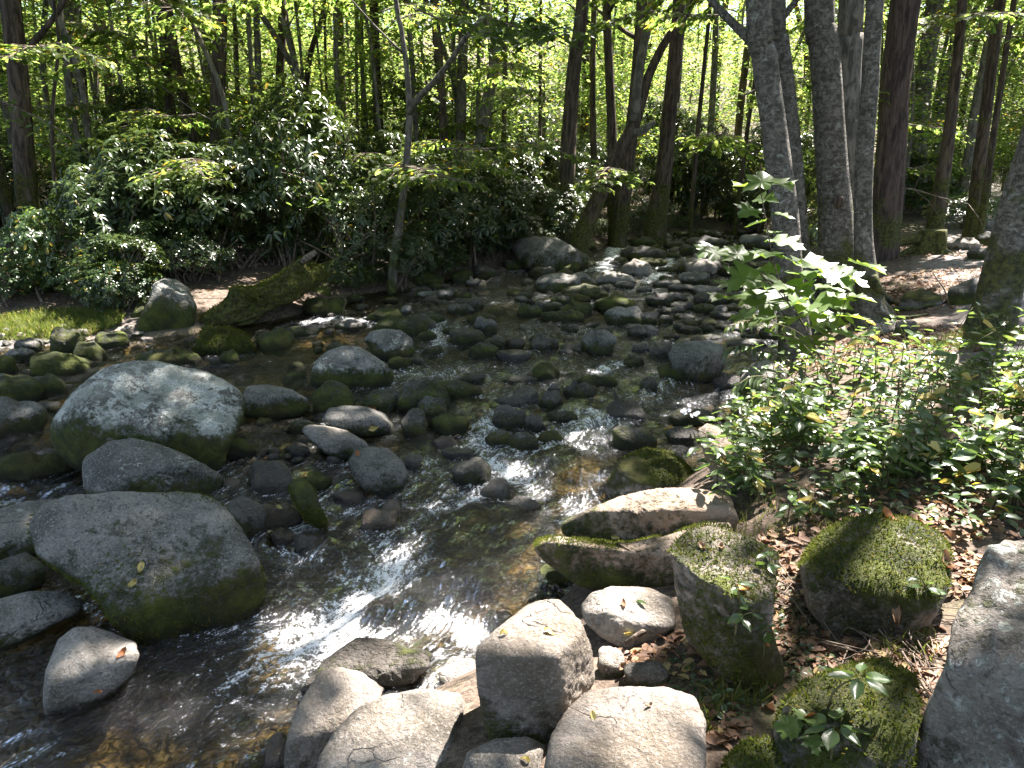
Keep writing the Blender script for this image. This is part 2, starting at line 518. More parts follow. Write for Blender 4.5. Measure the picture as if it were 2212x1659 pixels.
def make_water_mat():
    t = NT('stream_water')
    geo = t.n('ShaderNodeNewGeometry')
    pos = geo.outputs['Position']
    uv = t.n('ShaderNodeUVMap').outputs[0]
    foam_a = t.attr('foam', 'GEOMETRY'); turb = t.attr('turb', 'GEOMETRY')
    flow = t.scalevec(uv, (1.0, 2.6, 1.0))
    r1 = t.noise(flow, 7.0, 3, .55, .6)
    r2 = t.noise(flow, 19.0, 3, .6, .4)
    r3 = t.noise(flow, 46.0, 2, .6, .2)
    h = t.math('ADD', t.math('MULTIPLY', r1, 1.0), t.math('ADD', t.math('MULTIPLY', r2, .5), t.math('MULTIPLY', r3, .22)))
    h = t.math('MULTIPLY', h, t.math('ADD', .34, t.math('MULTIPLY', turb, 1.5)))
    nb = t.bump(h, .9, .075)
    fr = t.n('ShaderNodeFresnel'); fr.inputs['IOR'].default_value = 1.33; t.l(nb, fr.inputs['Normal'])
    gl = t.n('ShaderNodeBsdfGlossy'); gl.inputs['Roughness'].default_value = .09; t.l(nb, gl.inputs['Normal'])
    gl.inputs['Color'].default_value = (.95, .97, 1, 1)
    tp = t.n('ShaderNodeBsdfTransparent'); tp.inputs['Color'].default_value = (.68, .63, .46, 1)
    m1 = t.n('ShaderNodeMixShader'); t.l(t.math('MINIMUM', t.math('MULTIPLY', fr.outputs[0], 1.4), 1.0), m1.inputs[0])
    t.l(tp.outputs[0], m1.inputs[1]); t.l(gl.outputs[0], m1.inputs[2])
    # foam: streaky along the flow, ragged
    f1 = t.noise(t.scalevec(uv, (1.0, 2.2, 1.0)), 5.5, 9, .78, 1.0)
    f2 = t.noise(t.scalevec(uv, (1.0, 1.5, 1.0)), 26.0, 8, .80, .7)
    f3 = t.noise(pos, 85.0, 4, .7)
    fn = t.math('ADD', t.math('ADD', t.math('MULTIPLY', f1, .38), t.math('MULTIPLY', f2, .40)), t.math('MULTIPLY', f3, .22))
    fn = t.math('ADD', t.math('MULTIPLY', t.math('SUBTRACT', fn, .5), 1.45), .5)
    th = t.math('SUBTRACT', .680, t.math('MULTIPLY', foam_a, .24))
    fm = t.mapr(fn, th, t.math('ADD', th, .075))
    fm = t.math('MULTIPLY', fm, t.mapr(foam_a, .02, .2))
    df = t.n('ShaderNodeBsdfDiffuse'); df.inputs['Color'].default_value = (.84, .87, .87, 1)
    t.l(t.bump(fn, .6, .03), df.inputs['Normal'])
    m2 = t.n('ShaderNodeMixShader'); t.l(t.math('MINIMUM', t.math('ADD', t.math('MULTIPLY', fm, .85), t.math('MULTIPLY', t.math('MULTIPLY', foam_a, foam_a), .04)), .9), m2.inputs[0])
    t.l(m1.outputs[0], m2.inputs[1]); t.l(df.outputs[0], m2.inputs[2])
    return t.out(m2.outputs[0])

def make_plain(name, c0, c1, scale=20.0, rough=.8, island=False):
    t = NT(name)
    if island:
        f = t.n('ShaderNodeNewGeometry').outputs['Random Per Island']
        f = t.math('FRACT', t.math('ADD', f, t.n('ShaderNodeObjectInfo').outputs['Random']))
    else:
        f = t.mapr(t.noise(t.n('ShaderNodeNewGeometry').outputs['Position'], scale, 4, .6), .35, .65)
    c = t.mix(f, c0, c1)
    nb = t.bump(t.noise(t.n('ShaderNodeNewGeometry').outputs['Position'], scale * 3, 3), .5, .01)
    return t.out(t.principled(c, rough, nb, .3))

M_ROCK = make_rock_mat()
M_GROUND = make_ground_mat()
M_WATER = make_water_mat()
M_BROAD = make_leaf_mat('broad_leaf', ((.035, .065, .012), (.075, .11, .018)), ((.18, .33, .06), (.42, .50, .11)), .5, .35, .04, tfac=.62)
M_SHADE_CANOPY = make_leaf_mat('shade_canopy_leaf', ((.05, .07, .03), (.09, .11, .05)), ((.10, .15, .06), (.18, .22, .10)), .5, .3, tfac=.4)  # leaf of the added shade canopy, muted to keep its light less green
M_RHODO = make_leaf_mat('rhododendron_leaf', ((.024, .046, .018), (.055, .085, .028)), ((.07, .12, .02), (.15, .21, .03)), .30, .6, .015, (.20, .15, .02), tfac=.25)
M_HERB = make_leaf_mat('herb_leaf', ((.032, .070, .026), (.06, .10, .034)), ((.10, .20, .035), (.18, .27, .045)), .34, .7, .05, (.32, .24, .03), tfac=.4)
M_MAPLE = make_leaf_mat('lobed_leaf', ((.05, .10, .02), (.08, .13, .03)), ((.16, .32, .03), (.24, .36, .04)), .40, .5, .03, (.35, .25, .03), tfac=.42)
M_GRASS = make_leaf_mat('grass_blade', ((.06, .10, .02), (.12, .15, .03)), ((.15, .22, .03), (.24, .28, .04)), .5, .3, .10, (.25, .20, .06), tfac=.4)
M_MOSS = make_leaf_mat('moss_frond', ((.035, .048, .008), (.10, .12, .016)), ((.06, .09, .01), (.14, .16, .02)), .8, .1, .06, (.13, .10, .02), tfac=.3)
M_LITTER = make_leaf_mat('dead_leaf', ((.13, .07, .04), (.27, .17, .10)), ((.18, .08, .04), (.28, .15, .07)), .6, .3, .10, (.36, .27, .12), tfac=.2)
M_YELLOW = make_leaf_mat('yellow_leaf', ((.50, .40, .12), (.55, .46, .18)), ((.4, .3, .05), (.45, .35, .08)), .6, .3, tfac=.25)
M_ORANGE = make_leaf_mat('rust_leaf', ((.30, .11, .035), (.36, .16, .06)), ((.3, .1, .02), (.32, .12, .03)), .55, .3, tfac=.2)
M_BIRCH = make_bark_mat('birch_bark', (.068, .064, .050), (.21, .195, .16), .55, .18, 1.0, 8.0, peel=True)
M_GREYB = make_bark_mat('smooth_grey_bark', (.07, .066, .052), (.20, .185, .15), .35, .22, .35, 7.0)
M_DARKB = make_bark_mat('dark_ridged_bark', (.030, .024, .018), (.13, .10, .075), .08, .35, .16, 8.0)
M_REDB = make_bark_mat('reddish_hemlock_bark', (.034, .026, .021), (.115, .083, .066), .16, .12, .16, 8.0)
M_TWIG = make_plain('twig_bark', (.06, .045, .03), (.20, .16, .12), 30.0)
M_STEM = make_plain('green_stem', (.06, .07, .025), (.13, .11, .05), 30.0)
M_DEADW = make_bark_mat('rotten_wood', (.05, .035, .02), (.20, .15, .09), .10, .50, .35, 9.0)
M_PETAL = make_plain('white_petal', (.70, .68, .70), (.8, .78, .8), 60.0)
# ------------------------------------------------------------------ sky is the world; ground sheet
def make_ground():
    ys = np.concatenate([np.arange(-6, 1.0, .25), 1.0 * 1.011 ** np.arange(0, 420)])
    ys = ys[ys < 100]
    f = np.linspace(-1, 1, 360); f = np.sign(f) * np.abs(f) ** 1.25
    X = []; Y = []
    for y in ys:
        half = 7.0 + max(y, 0) * 1.15
        X.append(f * half); Y.append(np.full_like(f, y))
    X = np.array(X); Y = np.array(Y)
    Z = zground(X, Y)
    sd, bank = sdist(X.ravel(), Y.ravel())
    nz = fbm2(X.ravel(), Y.ravel(), 1.1, 3, 21)
    land = sstep(-.05, .15, sd + .1 * nz)
    x = X.ravel(); y = Y.ravel()
    # the trodden path on the right
    pc = np.interp(y, [0, 5, 8, 11, 14, 20, 40], [2.2, 4.6, 5.6, 6.9, 8.6, 11.8, 22.0])
    path = (bank == 1) * sstep(1.5, .6, np.abs(x - pc) + .35 * nz) * sstep(5.0, 6.5, y)
    path = np.maximum(path, (bank == 0) * np.exp(-(((x + 6.6) / 1.8) ** 2 + ((y - 9.6) / 1.1) ** 2)) * (sd < 1.3))
    n0, n1 = X.shape
    i = np.arange(n0 - 1)[:, None] * n1; j = np.arange(n1 - 1)[None, :]
    F = np.stack([i + j, i + j + 1, i + n1 + j + 1, i + n1 + j], -1).reshape(-1, 4)
    V = np.stack([x, y, Z.ravel()], 1)
    me = mk_mesh('ground', V, F, M_GROUND, attrs={'land': land, 'path': path})
    tag(link('ground', me), kind='structure')
make_ground()

# ------------------------------------------------------------------ rocks
_ico = {}
def ico(level):
    if level not in _ico:
        bm = bmesh.new(); bmesh.ops.create_icosphere(bm, subdivisions=level, radius=1.0)
        V = np.array([v.co[:] for v in bm.verts]); F = np.array([[v.index for v in f.verts] for f in bm.faces])
        bm.free(); _ico[level] = (nrm(V), F)
    return _ico[level]

STYLE = {   # moss, lichen, tone, warm, wet, mosstop
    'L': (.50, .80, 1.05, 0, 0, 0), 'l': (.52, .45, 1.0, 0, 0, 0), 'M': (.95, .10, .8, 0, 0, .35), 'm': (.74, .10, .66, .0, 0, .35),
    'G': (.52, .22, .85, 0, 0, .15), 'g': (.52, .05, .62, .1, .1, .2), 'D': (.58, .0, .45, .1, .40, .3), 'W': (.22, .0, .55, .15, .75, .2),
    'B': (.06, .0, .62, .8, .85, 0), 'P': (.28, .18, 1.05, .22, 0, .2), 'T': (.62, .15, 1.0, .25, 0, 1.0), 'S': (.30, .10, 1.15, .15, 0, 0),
}
FOOT = []       # footprints in the water: x, y, radius x, radius y

def poly_radius(poly, cx, cy, th):
    P = np.asarray(poly, float) - (cx, cy)
    P[:, 1] *= -1
    out = np.zeros_like(th)
    d = np.stack([np.cos(th), np.sin(th)], 1)
    for k in range(len(P)):
        a = P[k]; e = P[(k + 1) % len(P)] - a
        den = d[:, 0] * e[1] - d[:, 1] * e[0]
        den = np.where(np.abs(den) < 1e-9, 1e-9, den)
        t = (a[0] * e[1] - a[1] * e[0]) / den
        s = (a[0] * d[:, 1] - a[1] * d[:, 0]) / den
        ok = (t > 0) & (s >= -1e-6) & (s <= 1 + 1e-6)
        out = np.where(ok & (t > out), t, out)
    return out

def make_rock(box, style, label, poly=None, group=None, name='boulder', depth=.85, sink=.22, level=None, seed=None, p=3.2, ex=2.3,
              tilt=.75, cap=.62, planes=(), facets=3, amp=.06, ground=False, dist=None, props=None, cat='boulder', rot=0.0, contact=True, mat=None):
    if poly is not None:
        q = np.asarray(poly, float); box = (q[:, 0].min(), q[:, 1].min(), q[:, 0].max(), q[:, 1].max())
    x0, y0, x1, y1 = [float(v) for v in box]
    seed = seed if seed is not None else int(x0 * 7 + y0 * 13) & 0xFFFF
    rg = np.random.default_rng(seed)
    w, h = x1 - x0, y1 - y0
    if level is None:
        level = 6 if w > 240 else (5 if w > 100 else (4 if w > 40 else 3))
    y1e = y1 + sink * h
    cx, cy = (x0 + x1) / 2, (y0 + y1e) / 2
    surf = hit_ground if ground else (lambda a, b: hit_water(a, b))
    target = surf(cx, y1) if dist is None else None
    T = np.linalg.norm(target - (0, 0, CAMZ)) if dist is None else dist
    c = nrm(ray(cx, cy)); u = nrm(np.cross(c, (0, 0, 1.0))); v = np.cross(u, c)
    pxm = T / FD * np.linalg.norm(ray(cx, cy))
    pxm = T / (FD) / np.linalg.norm(ray(cx, cy)) * 1.0
    a, b = w / 2 * pxm, (y1e - y0) / 2 * pxm
    D, F = ico(level)
    du, dv, dc = D @ u, D @ v, D @ c
    m = np.hypot(du, dv); th = np.arctan2(dv, du)
    tt = np.linspace(-np.pi, np.pi, 361)
    if poly is not None:
        pe = np.asarray(poly, float).copy()
        low = pe[:, 1] > cy
        pe[low, 1] = cy + (pe[low, 1] - cy) * (y1e - cy) / max(y1 - cy, 1)
        pcx, pcy = cx, cy
        rr = poly_radius(pe, pcx, pcy, tt) * pxm
        k = np.array([1, 2, 3, 2, 1.]); k /= k.sum()
        rr = np.convolve(np.concatenate([rr[-3:-1], rr, rr[1:3]]), k, 'valid')
    else:
        ct, st = np.cos(tt + rot), np.sin(tt + rot)
        rr = (np.abs(np.cos(tt) / a) ** ex + np.abs(np.sin(tt) / b) ** ex) ** (-1 / ex)
        ph = rg.uniform(0, 6.28, 4)
        rr = rr * (1 + .06 * np.cos(2 * tt + ph[0]) + .07 * np.cos(3 * tt + ph[1]) + .05 * np.cos(5 * tt + ph[2]) + .03 * np.cos(7 * tt + ph[3]))
    rth = np.interp(th, tt, rr)
    half = .5 * (a + b)
    ks = [(m / rth, 1.0)]
    dback = half * depth
    chz = nrm(np.array([c[0], c[1], 0.0]))
    ks.append((np.abs(D @ chz) / dback, 1.0))
    nc = nrm(-chz * (1 - tilt) + np.array([0, 0, tilt]))
    ks.append((np.maximum(D @ nc, 0) / (cap * (a + 2 * b) / 3 * 1.0), 1.0))
    for (n, d) in planes:               # n in camera-level frame: right, forward, up ; d as a share of half size
        n = nrm(np.array(n, float)); nw = n[0] * u + n[1] * chz + np.array([0, 0, n[2]])
        ks.append((np.maximum(D @ nrm(nw), 0) / (d * half), 1.0))
    for _ in range(facets):
        n = nrm(rg.normal(size=3) + np.array([0, -.4, .5]) )
        ks.append((np.maximum(D @ n, 0) / (rg.uniform(.75, 1.0) * half), 1.0))
    R = sum(k ** (p * 2) for k, _ in ks) ** (-1 / (p * 2))
    Q = D * 1.6 + seed * .37
    R = R * (1 + amp * fbm(Q, 3, seed) + amp * .35 * fbm(Q * 4.2, 3, seed + 3))
    V = D * R[:, None]
    if level >= 5:
        V = V + D * (half * .016 * fbm(D * 14 + seed, 3, seed + 9))[:, None]
        pit = fbm(D * 5 + seed * 1.7, 3, seed + 15)
        V = V - D * (half * .014 * sstep(.12, .4, pit) * sstep(.0, .3, D @ nc))[:, None]
    C = c * T
    # fit to the outline
    for _ in range(3):
        W = C + V + np.array([0, 0, CAMZ])
        pj = proj(W)
        ax, bx = pj[:, 0].min(), pj[:, 0].max(); ay, by = pj[:, 1].min(), pj[:, 1].max()
        lu, lv = V @ u, V @ v
        su, sv = (x1 - x0) / (bx - ax), (y1e - y0) / (by - ay)
        V = V + np.outer(lu * (su - 1), u) + np.outer(lv * (sv - 1), v)
        pj = proj(C + V + np.array([0, 0, CAMZ]))
        ox, oy = (x0 + x1) / 2 - (pj[:, 0].min() + pj[:, 0].max()) / 2, (y0 + y1e) / 2 - (pj[:, 1].min() + pj[:, 1].max()) / 2
        V = V + u * ox * pxm - v * oy * pxm
    nb_ = 72 if level >= 4 else 30
    wpx = rr / pxm
    for _ in range(4):                  # bring the outline on to the wanted one, angle by angle
        pj = proj(C + V + np.array([0, 0, CAMZ]))
        qx, qy = pj[:, 0] - cx, cy - pj[:, 1]
        an = np.arctan2(qy, qx); bn = ((an + np.pi) / (2 * np.pi) * nb_).astype(int) % nb_
        mm_ = np.zeros(nb_); np.maximum.at(mm_, bn, np.hypot(qx, qy))
        want = np.interp((np.arange(nb_) + .5) / nb_ * 2 * np.pi - np.pi, tt, wpx)
        ra = np.clip(want / np.maximum(mm_, 1e-4), .6, 1.7)
        ra = (np.roll(ra, 1) + 3 * ra + np.roll(ra, -1)) / 5
        r_ = np.interp((an + np.pi) / (2 * np.pi) * nb_ - .5, np.arange(-1, nb_ + 2), np.concatenate([ra[-1:], ra, ra[:2]]))
        lu, lv = V @ u, V @ v
        V = V + np.outer(lu * (r_ - 1), u) + np.outer(lv * (r_ - 1), v)
    P = C + V
    if contact and dist is None:
        pj = proj(P + np.array([0, 0, CAMZ]))
        sel = (np.abs(pj[:, 0] - cx) < .35 * w) & (np.abs(pj[:, 1] - y1) < .05 * h + 1)
        if sel.sum() < 3: sel = (np.abs(pj[:, 0] - cx) < .4 * w) & (np.abs(pj[:, 1] - y1) < .14 * h + 2)
        if sel.any():
            dd = np.linalg.norm(P, axis=1)
            i = np.where(sel)[0]; i = i[np.argmin(dd[i])]
            tg = surf(pj[i, 0], pj[i, 1])
            s = np.linalg.norm(tg - (0, 0, CAMZ)) / dd[i]
            if poly is not None and not ground:     # an overhanging flank must not dip under water
                ss = []
                for fx in (-.36, -.2, .2, .36):
                    col = np.abs(pj[:, 0] - cx - fx * w) < .05 * w
                    if not col.any(): continue
                    kk = np.where(col)[0]; kk = kk[np.argsort(-pj[kk, 1])[:4]]
                    j = kk[np.argmin(dd[kk])]; yq = min(pj[j, 1], y1)
                    tq = surf(pj[j, 0], yq); ss.append(np.linalg.norm(tq - (0, 0, CAMZ)) / dd[j])
                if ss: s = .5 * s + .5 * min(min(ss), s)
            P = P * s
    P = P + np.array([0, 0, CAMZ])
    org = np.array([P[:, 0].mean(), P[:, 1].mean(), P[:, 2].min()])
    me = mk_mesh(name, P - org, F, mat or M_ROCK)
    o = link(name, me, loc=org)
    wz = -5.0 if ground else float(zwater(org[0], org[1]))
    st = list(STYLE[style])
    jit = rg.uniform(-1, 1, 3)
    st[0] += .08 * jit[0]; st[2] *= 1 + .12 * jit[1]
    for k, vv in zip(('moss', 'lichen', 'tone', 'warm', 'wet', 'mosstop'), st): o[k] = float(vv)
    o['waterz'] = wz
    if props:
        for k, vv in props.items(): o[k] = float(vv)
    tag(o, label, cat, group)
    if not ground:
        FOOT.append((org[0], org[1], (P[:, 0].max() - P[:, 0].min()) / 2, (P[:, 1].max() - P[:, 1].min()) / 2))
    ROCKS[label] = (o, P, F)
    return o
ROCKS = {}

# --- the big boulders, outlines with their own facets
make_rock(None, 'L', 'huge boulder crusted all over with pale lichen, mossy at its foot', poly=[(103, 930), (112, 905), (125, 885), (150, 850), (185, 820), (230, 790), (290, 778), (340, 779), (390, 790), (440, 797), (480, 813), (515, 835), (532, 865), (529, 900), (508, 940), (492, 965), (478, 1003), (400, 1015), (300, 1020), (200, 1010), (150, 992), (118, 962)],
          sink=.12, depth=.95, tilt=.8, cap=1.1, p=4.0, amp=.05, facets=1, seed=5, planes=[((.05, -.5, .85), .40), ((-.3, -1, -.1), .66)], props={'lichen': .76, 'moss': .62})
make_rock(None, 'L', 'long low lichen-spotted boulder wedged in front of the palest giant boulder', poly=[(176, 1005), (183, 985), (235, 950), (290, 944), (340, 957), (400, 980), (450, 1003), (482, 1025), (491, 1042), (480, 1065), (430, 1078), (330, 1075), (200, 1072), (178, 1040)],
          sink=.30, depth=.6, tilt=.7, cap=.62, p=3.4, seed=11, props={'lichen': .50, 'moss': .45})
make_rock(None, 'G', 'biggest flat-topped speckled grey boulder with a dark mossy skirt above the rapid', poly=[(58, 1140), (75, 1105), (95, 1083), (140, 1066), (200, 1063), (260, 1059), (330, 1064), (400, 1059), (450, 1068), (490, 1097), (530, 1150), (560, 1200), (573, 1250), (573, 1300), (552, 1345), (500, 1370), (420, 1382), (340, 1386), (280, 1366), (235, 1330), (210, 1290), (180, 1265), (120, 1235), (72, 1200)],
          sink=.05, depth=1.0, tilt=.8, cap=2.0, p=5.0, amp=.035, facets=0, seed=21, planes=[((-.03, -.48, .87), .30), ((.15, -1, -.3), .60), ((-.7, -.8, -.3), .72)], props={'moss': .60, 'lichen': .14, 'tone': .95})
make_rock(None, 'S', 'sun-streaked oblong boulder at the edge under the big grey one', poly=[(-70, 1310), (0, 1292), (60, 1277), (120, 1274), (165, 1285), (187, 1305), (172, 1330), (120, 1352), (60, 1378), (0, 1398), (-70, 1410)], sink=.1, depth=.6, p=3.6, tilt=.7, seed=33, dist=4.9)
make_rock(None, 'S', 'wet pale wedge-shaped boulder awash below the big grey boulder', poly=[(90, 1500), (97, 1450), (125, 1382), (160, 1354), (200, 1352), (240, 1365), (295, 1387), (303, 1420), (285, 1460), (230, 1500), (180, 1525), (130, 1537), (96, 1530)],
          sink=.1, depth=.8, tilt=.9, cap=.5, p=3.8, seed=35, amp=.05, props={'moss': .12, 'tone': 1.15})
make_rock(None, 'L', 'grey lichen-dusted boulder jammed behind the biggest grey boulder at the left border', poly=[(-60, 1120), (0, 1098), (60, 1082), (130, 1075), (170, 1120), (110, 1180), (40, 1207), (-60, 1220)], sink=.1, depth=.8, seed=41, props={'lichen': .45, 'moss': .45})
make_rock(None, 'm', 'small mossy boulder squeezed under the grey lichen-dusted one at the left border', poly=[(-60, 1235), (0, 1210), (55, 1190), (105, 1225), (90, 1265), (30, 1285), (-60, 1300)], sink=.1, depth=.8, seed=43)

make_rock(None, 'P', 'tall box-shaped boulder with a sunlit top and dark front', poly=[(1025, 1425), (1030, 1400), (1060, 1368), (1100, 1335), (1130, 1308), (1165, 1295), (1205, 1292), (1238, 1318), (1260, 1350), (1280, 1400), (1286, 1470), (1270, 1500), (1232, 1535), (1195, 1615), (1120, 1625), (1060, 1612), (1042, 1560), (1030, 1480)],
          sink=.02, depth=.80, tilt=.9, cap=3, p=10, facets=0, seed=51, amp=.024, ground=True, planes=[((0, 0, 1), .82), ((-.03, -1, -.04), .75), ((.85, -.52, .05), .70), ((-.4, .1, .9), .95)], props={'moss': .34, 'lichen': .16, 'tone': .95, 'warm': .38, 'mosstop': .0})
make_rock(None, 'P', 'smooth boulder with a blazing white sunlit top in the front row', poly=[(680, 1660), (690, 1630), (722, 1578), (772, 1528), (830, 1500), (900, 1487), (960, 1487), (1000, 1500), (1012, 1540), (1004, 1610), (985, 1680), (930, 1760), (760, 1770), (680, 1720)],
          sink=.05, depth=1.0, tilt=.85, cap=.62, p=4.2, seed=53, ground=True, amp=.045, props={'moss': .40, 'tone': 1.05, 'lichen': .3, 'warm': .25})
make_rock(None, 'P', 'pinkish boulder leaning in the shallows with moss on its left edge', poly=[(605, 1690), (615, 1600), (645, 1520), (688, 1450), (730, 1440), (780, 1450), (832, 1487), (825, 1520), (770, 1570), (710, 1640), (690, 1700)], sink=.05, depth=.8, tilt=.8, cap=.6, p=4, seed=55, props={'moss': .45, 'warm': .35, 'tone': .95})
make_rock(None, 'D', 'dark wet mossy-lipped boulder beside the white water', poly=[(640, 1485), (700, 1422), (770, 1376), (830, 1378), (880, 1394), (938, 1404), (930, 1440), (900, 1472), (850, 1482), (780, 1480), (700, 1500)], sink=.1, depth=.7, tilt=.7, p=4, seed=57, props={'moss': .45, 'mosstop': .6, 'warm': .3})
make_rock(None, 'P', 'small half-shaded rock between the two front sunlit boulders', poly=[(985, 1690), (1010, 1622), (1070, 1595), (1140, 1590), (1184, 1612), (1165, 1680), (1100, 1720)], sink=.05, depth=.8, tilt=.85, seed=59, ground=True, props={'moss': .18})
make_rock(None, 'P', 'big smooth pink-grey boulder dappled with leaf shade at the front', poly=[(1160, 1720), (1188, 1590), (1225, 1530), (1270, 1490), (1350, 1482), (1440, 1482), (1500, 1500), (1528, 1560), (1525, 1660), (1500, 1740), (1320, 1780)], sink=.03, depth=1.0, tilt=.9, cap=.6, p=4.4, seed=61, ground=True, amp=.035, facets=1, props={'warm': .40, 'moss': .22, 'lichen': .12, 'tone': .95})
_n = make_rock(None, 'T', 'long notched boulder with a glowing sunlit ledge', poly=[(1148, 1182), (1162, 1160), (1190, 1148), (1225, 1152), (1290, 1168), (1360, 1172), (1450, 1150), (1570, 1112), (1590, 1160), (1540, 1240), (1440, 1268), (1330, 1274), (1255, 1270), (1205, 1238), (1168, 1212)],
          sink=.02, depth=.75, tilt=.92, cap=3, p=6, facets=0, seed=63, amp=.07, ground=True, planes=[((-.05, -.12, 1), .30), ((-.15, -1, -.25), .50), ((-.9, -.4, .2), 1.25)], props={'moss': .60, 'warm': .85, 'tone': 1.0, 'mosstop': .35})
_d = np.linalg.norm(np.array(_n.location) + np.array([.1, .1, .25]) - np.array([0, 0, CAMZ]))
_u = make_rock(None, 'T', 'upper ledge', poly=[(1208, 1150), (1214, 1122), (1260, 1099), (1340, 1070), (1420, 1054), (1500, 1050), (1575, 1062), (1600, 1130), (1560, 1170), (1450, 1205), (1340, 1205), (1255, 1180)], name='upper_ledge',
          sink=.02, depth=.45, tilt=.9, cap=3, p=5, facets=0, seed=64, amp=.06, ground=True, dist=_d + .18, planes=[((-.12, -.3, .95), .42), ((-.1, -1, .05), .34)], props={'moss': .55, 'warm': .85, 'tone': 1.05, 'mosstop': .35})
_u.parent = _n; _u.location = np.array(_u.location) - np.array(_n.location)
for k in ('label', 'category'): del _u[k]
make_rock(None, 'P', 'angular rock half in leaf shadow behind the box-shaped boulder', poly=[(1253, 1310), (1275, 1280), (1320, 1266), (1400, 1268), (1452, 1290), (1462, 1350), (1420, 1385), (1358, 1402), (1300, 1375), (1262, 1345)], sink=.05, depth=.9, tilt=.85, p=5, seed=65, ground=True, props={'warm': .3, 'moss': .35, 'mosstop': .6})
make_rock(None, 'T', 'square-shouldered boulder with a mossy top and a long dark face', poly=[(1444, 1185), (1480, 1146), (1540, 1134), (1620, 1158), (1686, 1195), (1680, 1260), (1668, 1350), (1700, 1440), (1704, 1515), (1620, 1510), (1535, 1440), (1480, 1375), (1455, 1270)], sink=.02, depth=.8, tilt=.9, cap=3, p=9, seed=67, ground=True, facets=0, planes=[((.1, -.1, 1), .50), ((-.62, -.78, -.02), .46), ((.6, -.8, 0), .62)], props={'moss': .64, 'tone': .9, 'warm': .4, 'mosstop': .55})
make_rock(None, 'T', 'rounded boulder thickly carpeted with green moss', poly=[(1724, 1225), (1745, 1180), (1780, 1145), (1830, 1120), (1895, 1110), (1960, 1117), (2030, 1150), (2062, 1200), (2055, 1270), (2012, 1340), (1930, 1387), (1850, 1392), (1790, 1372), (1742, 1305)], sink=.05, depth=.95, tilt=.8, cap=.66, p=3.6, seed=69, ground=True, amp=.07, props={'moss': .62, 'lichen': .25, 'warm': .25, 'mosstop': .7})
make_rock(None, 'S', 'great grey slab with pale lichen spots cropped by the right border', poly=[(2330, 1150), (2212, 1163), (2130, 1170), (2108, 1212), (2088, 1275), (2052, 1350), (2040, 1440), (2000, 1520), (1968, 1600), (1966, 1700), (2020, 1800), (2330, 1820)], sink=.02, depth=1.0, tilt=.88, cap=.5, p=5, seed=71, ground=True, amp=.035, facets=0, props={'moss': .44, 'mosstop': .6, 'lichen': .62, 'warm': .25, 'tone': .85})
make_rock(None, 'T', 'layered ridge of rock with moss running between the square boulder and the slab', poly=[(1670, 1570), (1690, 1520), (1740, 1470), (1820, 1440), (1900, 1420), (1975, 1450), (1990, 1540), (1975, 1640), (1960, 1740), (1680, 1750)], sink=.02, depth=1.0, tilt=.88, p=6, seed=73, ground=True, amp=.10, props={'moss': .55, 'warm': .3, 'lichen': .3})
make_rock(None, 'T', 'low ochre mossy rock in the bottom row between pink-grey boulder and ridge', poly=[(1540, 1720), (1570, 1640), (1610, 1600), (1660, 1592), (1690, 1620), (1680, 1720)], sink=.02, depth=.9, tilt=.85, seed=75, ground=True, props={'moss': .50, 'warm': .4})
make_rock(None, 'T', 'olive green boulder sloping down to the water behind the notched one', poly=[(1303, 1090), (1308, 1045), (1338, 992), (1388, 969), (1450, 974), (1490, 1008), (1520, 1060), (1500, 1110), (1320, 1110)], sink=.15, depth=.85, tilt=.8, p=3.8, seed=77, props={'moss': .66, 'warm': .4})
make_rock(None, 'P', 'upright flake of bright sunlit rock among the bank plants', poly=[(1506, 930), (1530, 916), (1558, 930), (1590, 965), (1606, 1010), (1606, 1065), (1565, 1070), (1540, 1030), (1518, 975)], sink=.05, depth=.7, tilt=.8, p=5, seed=79, ground=True, dist=None, props={'warm': .5, 'moss': .15, 'tone': 1.25})
make_rock(None, 'l', 'pyramid-shaped boulder with a lichen cap and a mossy cleft by the far bank', poly=[(292, 702), (300, 682), (320, 647), (331, 612), (352, 600), (382, 603), (408, 622), (426, 662), (422, 692), (410, 715), (350, 723), (302, 716)], sink=.1, depth=.9, tilt=.5, cap=.75, p=3.2, seed=81, props={'moss': .62, 'lichen': .55})
make_rock(None, 'M', 'green boulder half hidden behind the pyramid-shaped one', poly=[(275, 690), (300, 650), (330, 640), (350, 690), (300, 712)], sink=.1, depth=.8, seed=83)
make_rock(None, 'm', 'wide slanted boulder with sun patches by the far cascade', poly=[(1105, 530), (1120, 513), (1150, 509), (1200, 512), (1235, 530), (1270, 550), (1293, 565), (1290, 583), (1200, 585), (1140, 580), (1112, 560)], sink=.1, depth=.8, tilt=.55, cap=.7, p=4, seed=85, props={'moss': .45, 'tone': 1.0})
make_rock(None, 'm', 'square flat-topped boulder rising mid-stream near the leaning bank plants', poly=[(1442, 765), (1455, 745), (1480, 736), (1530, 736), (1562, 745), (1566, 790), (1550, 822), (1500, 824), (1455, 800)], sink=.08, depth=.9, tilt=.92, cap=.55, p=5.5, seed=87, planes=[((0, -1, -.1), .75)], props={'moss': .42, 'tone': .9})
make_rock(None, 'm', 'flat mossy slab of rock in front of the square flat-topped boulder', poly=[(1418, 795), (1425, 785), (1470, 782), (1510, 786), (1520, 800), (1518, 818), (1480, 825), (1428, 818)], sink=.15, depth=.8, tilt=.93, cap=.5, p=5, seed=89)
make_rock(None, 'G', 'large smooth boulder half hidden behind drooping bank leaves', poly=[(1590, 850), (1600, 815), (1625, 785), (1660, 776), (1700, 800), (1700, 865), (1640, 878), (1598, 872)], sink=.1, depth=.9, tilt=.6, seed=91)
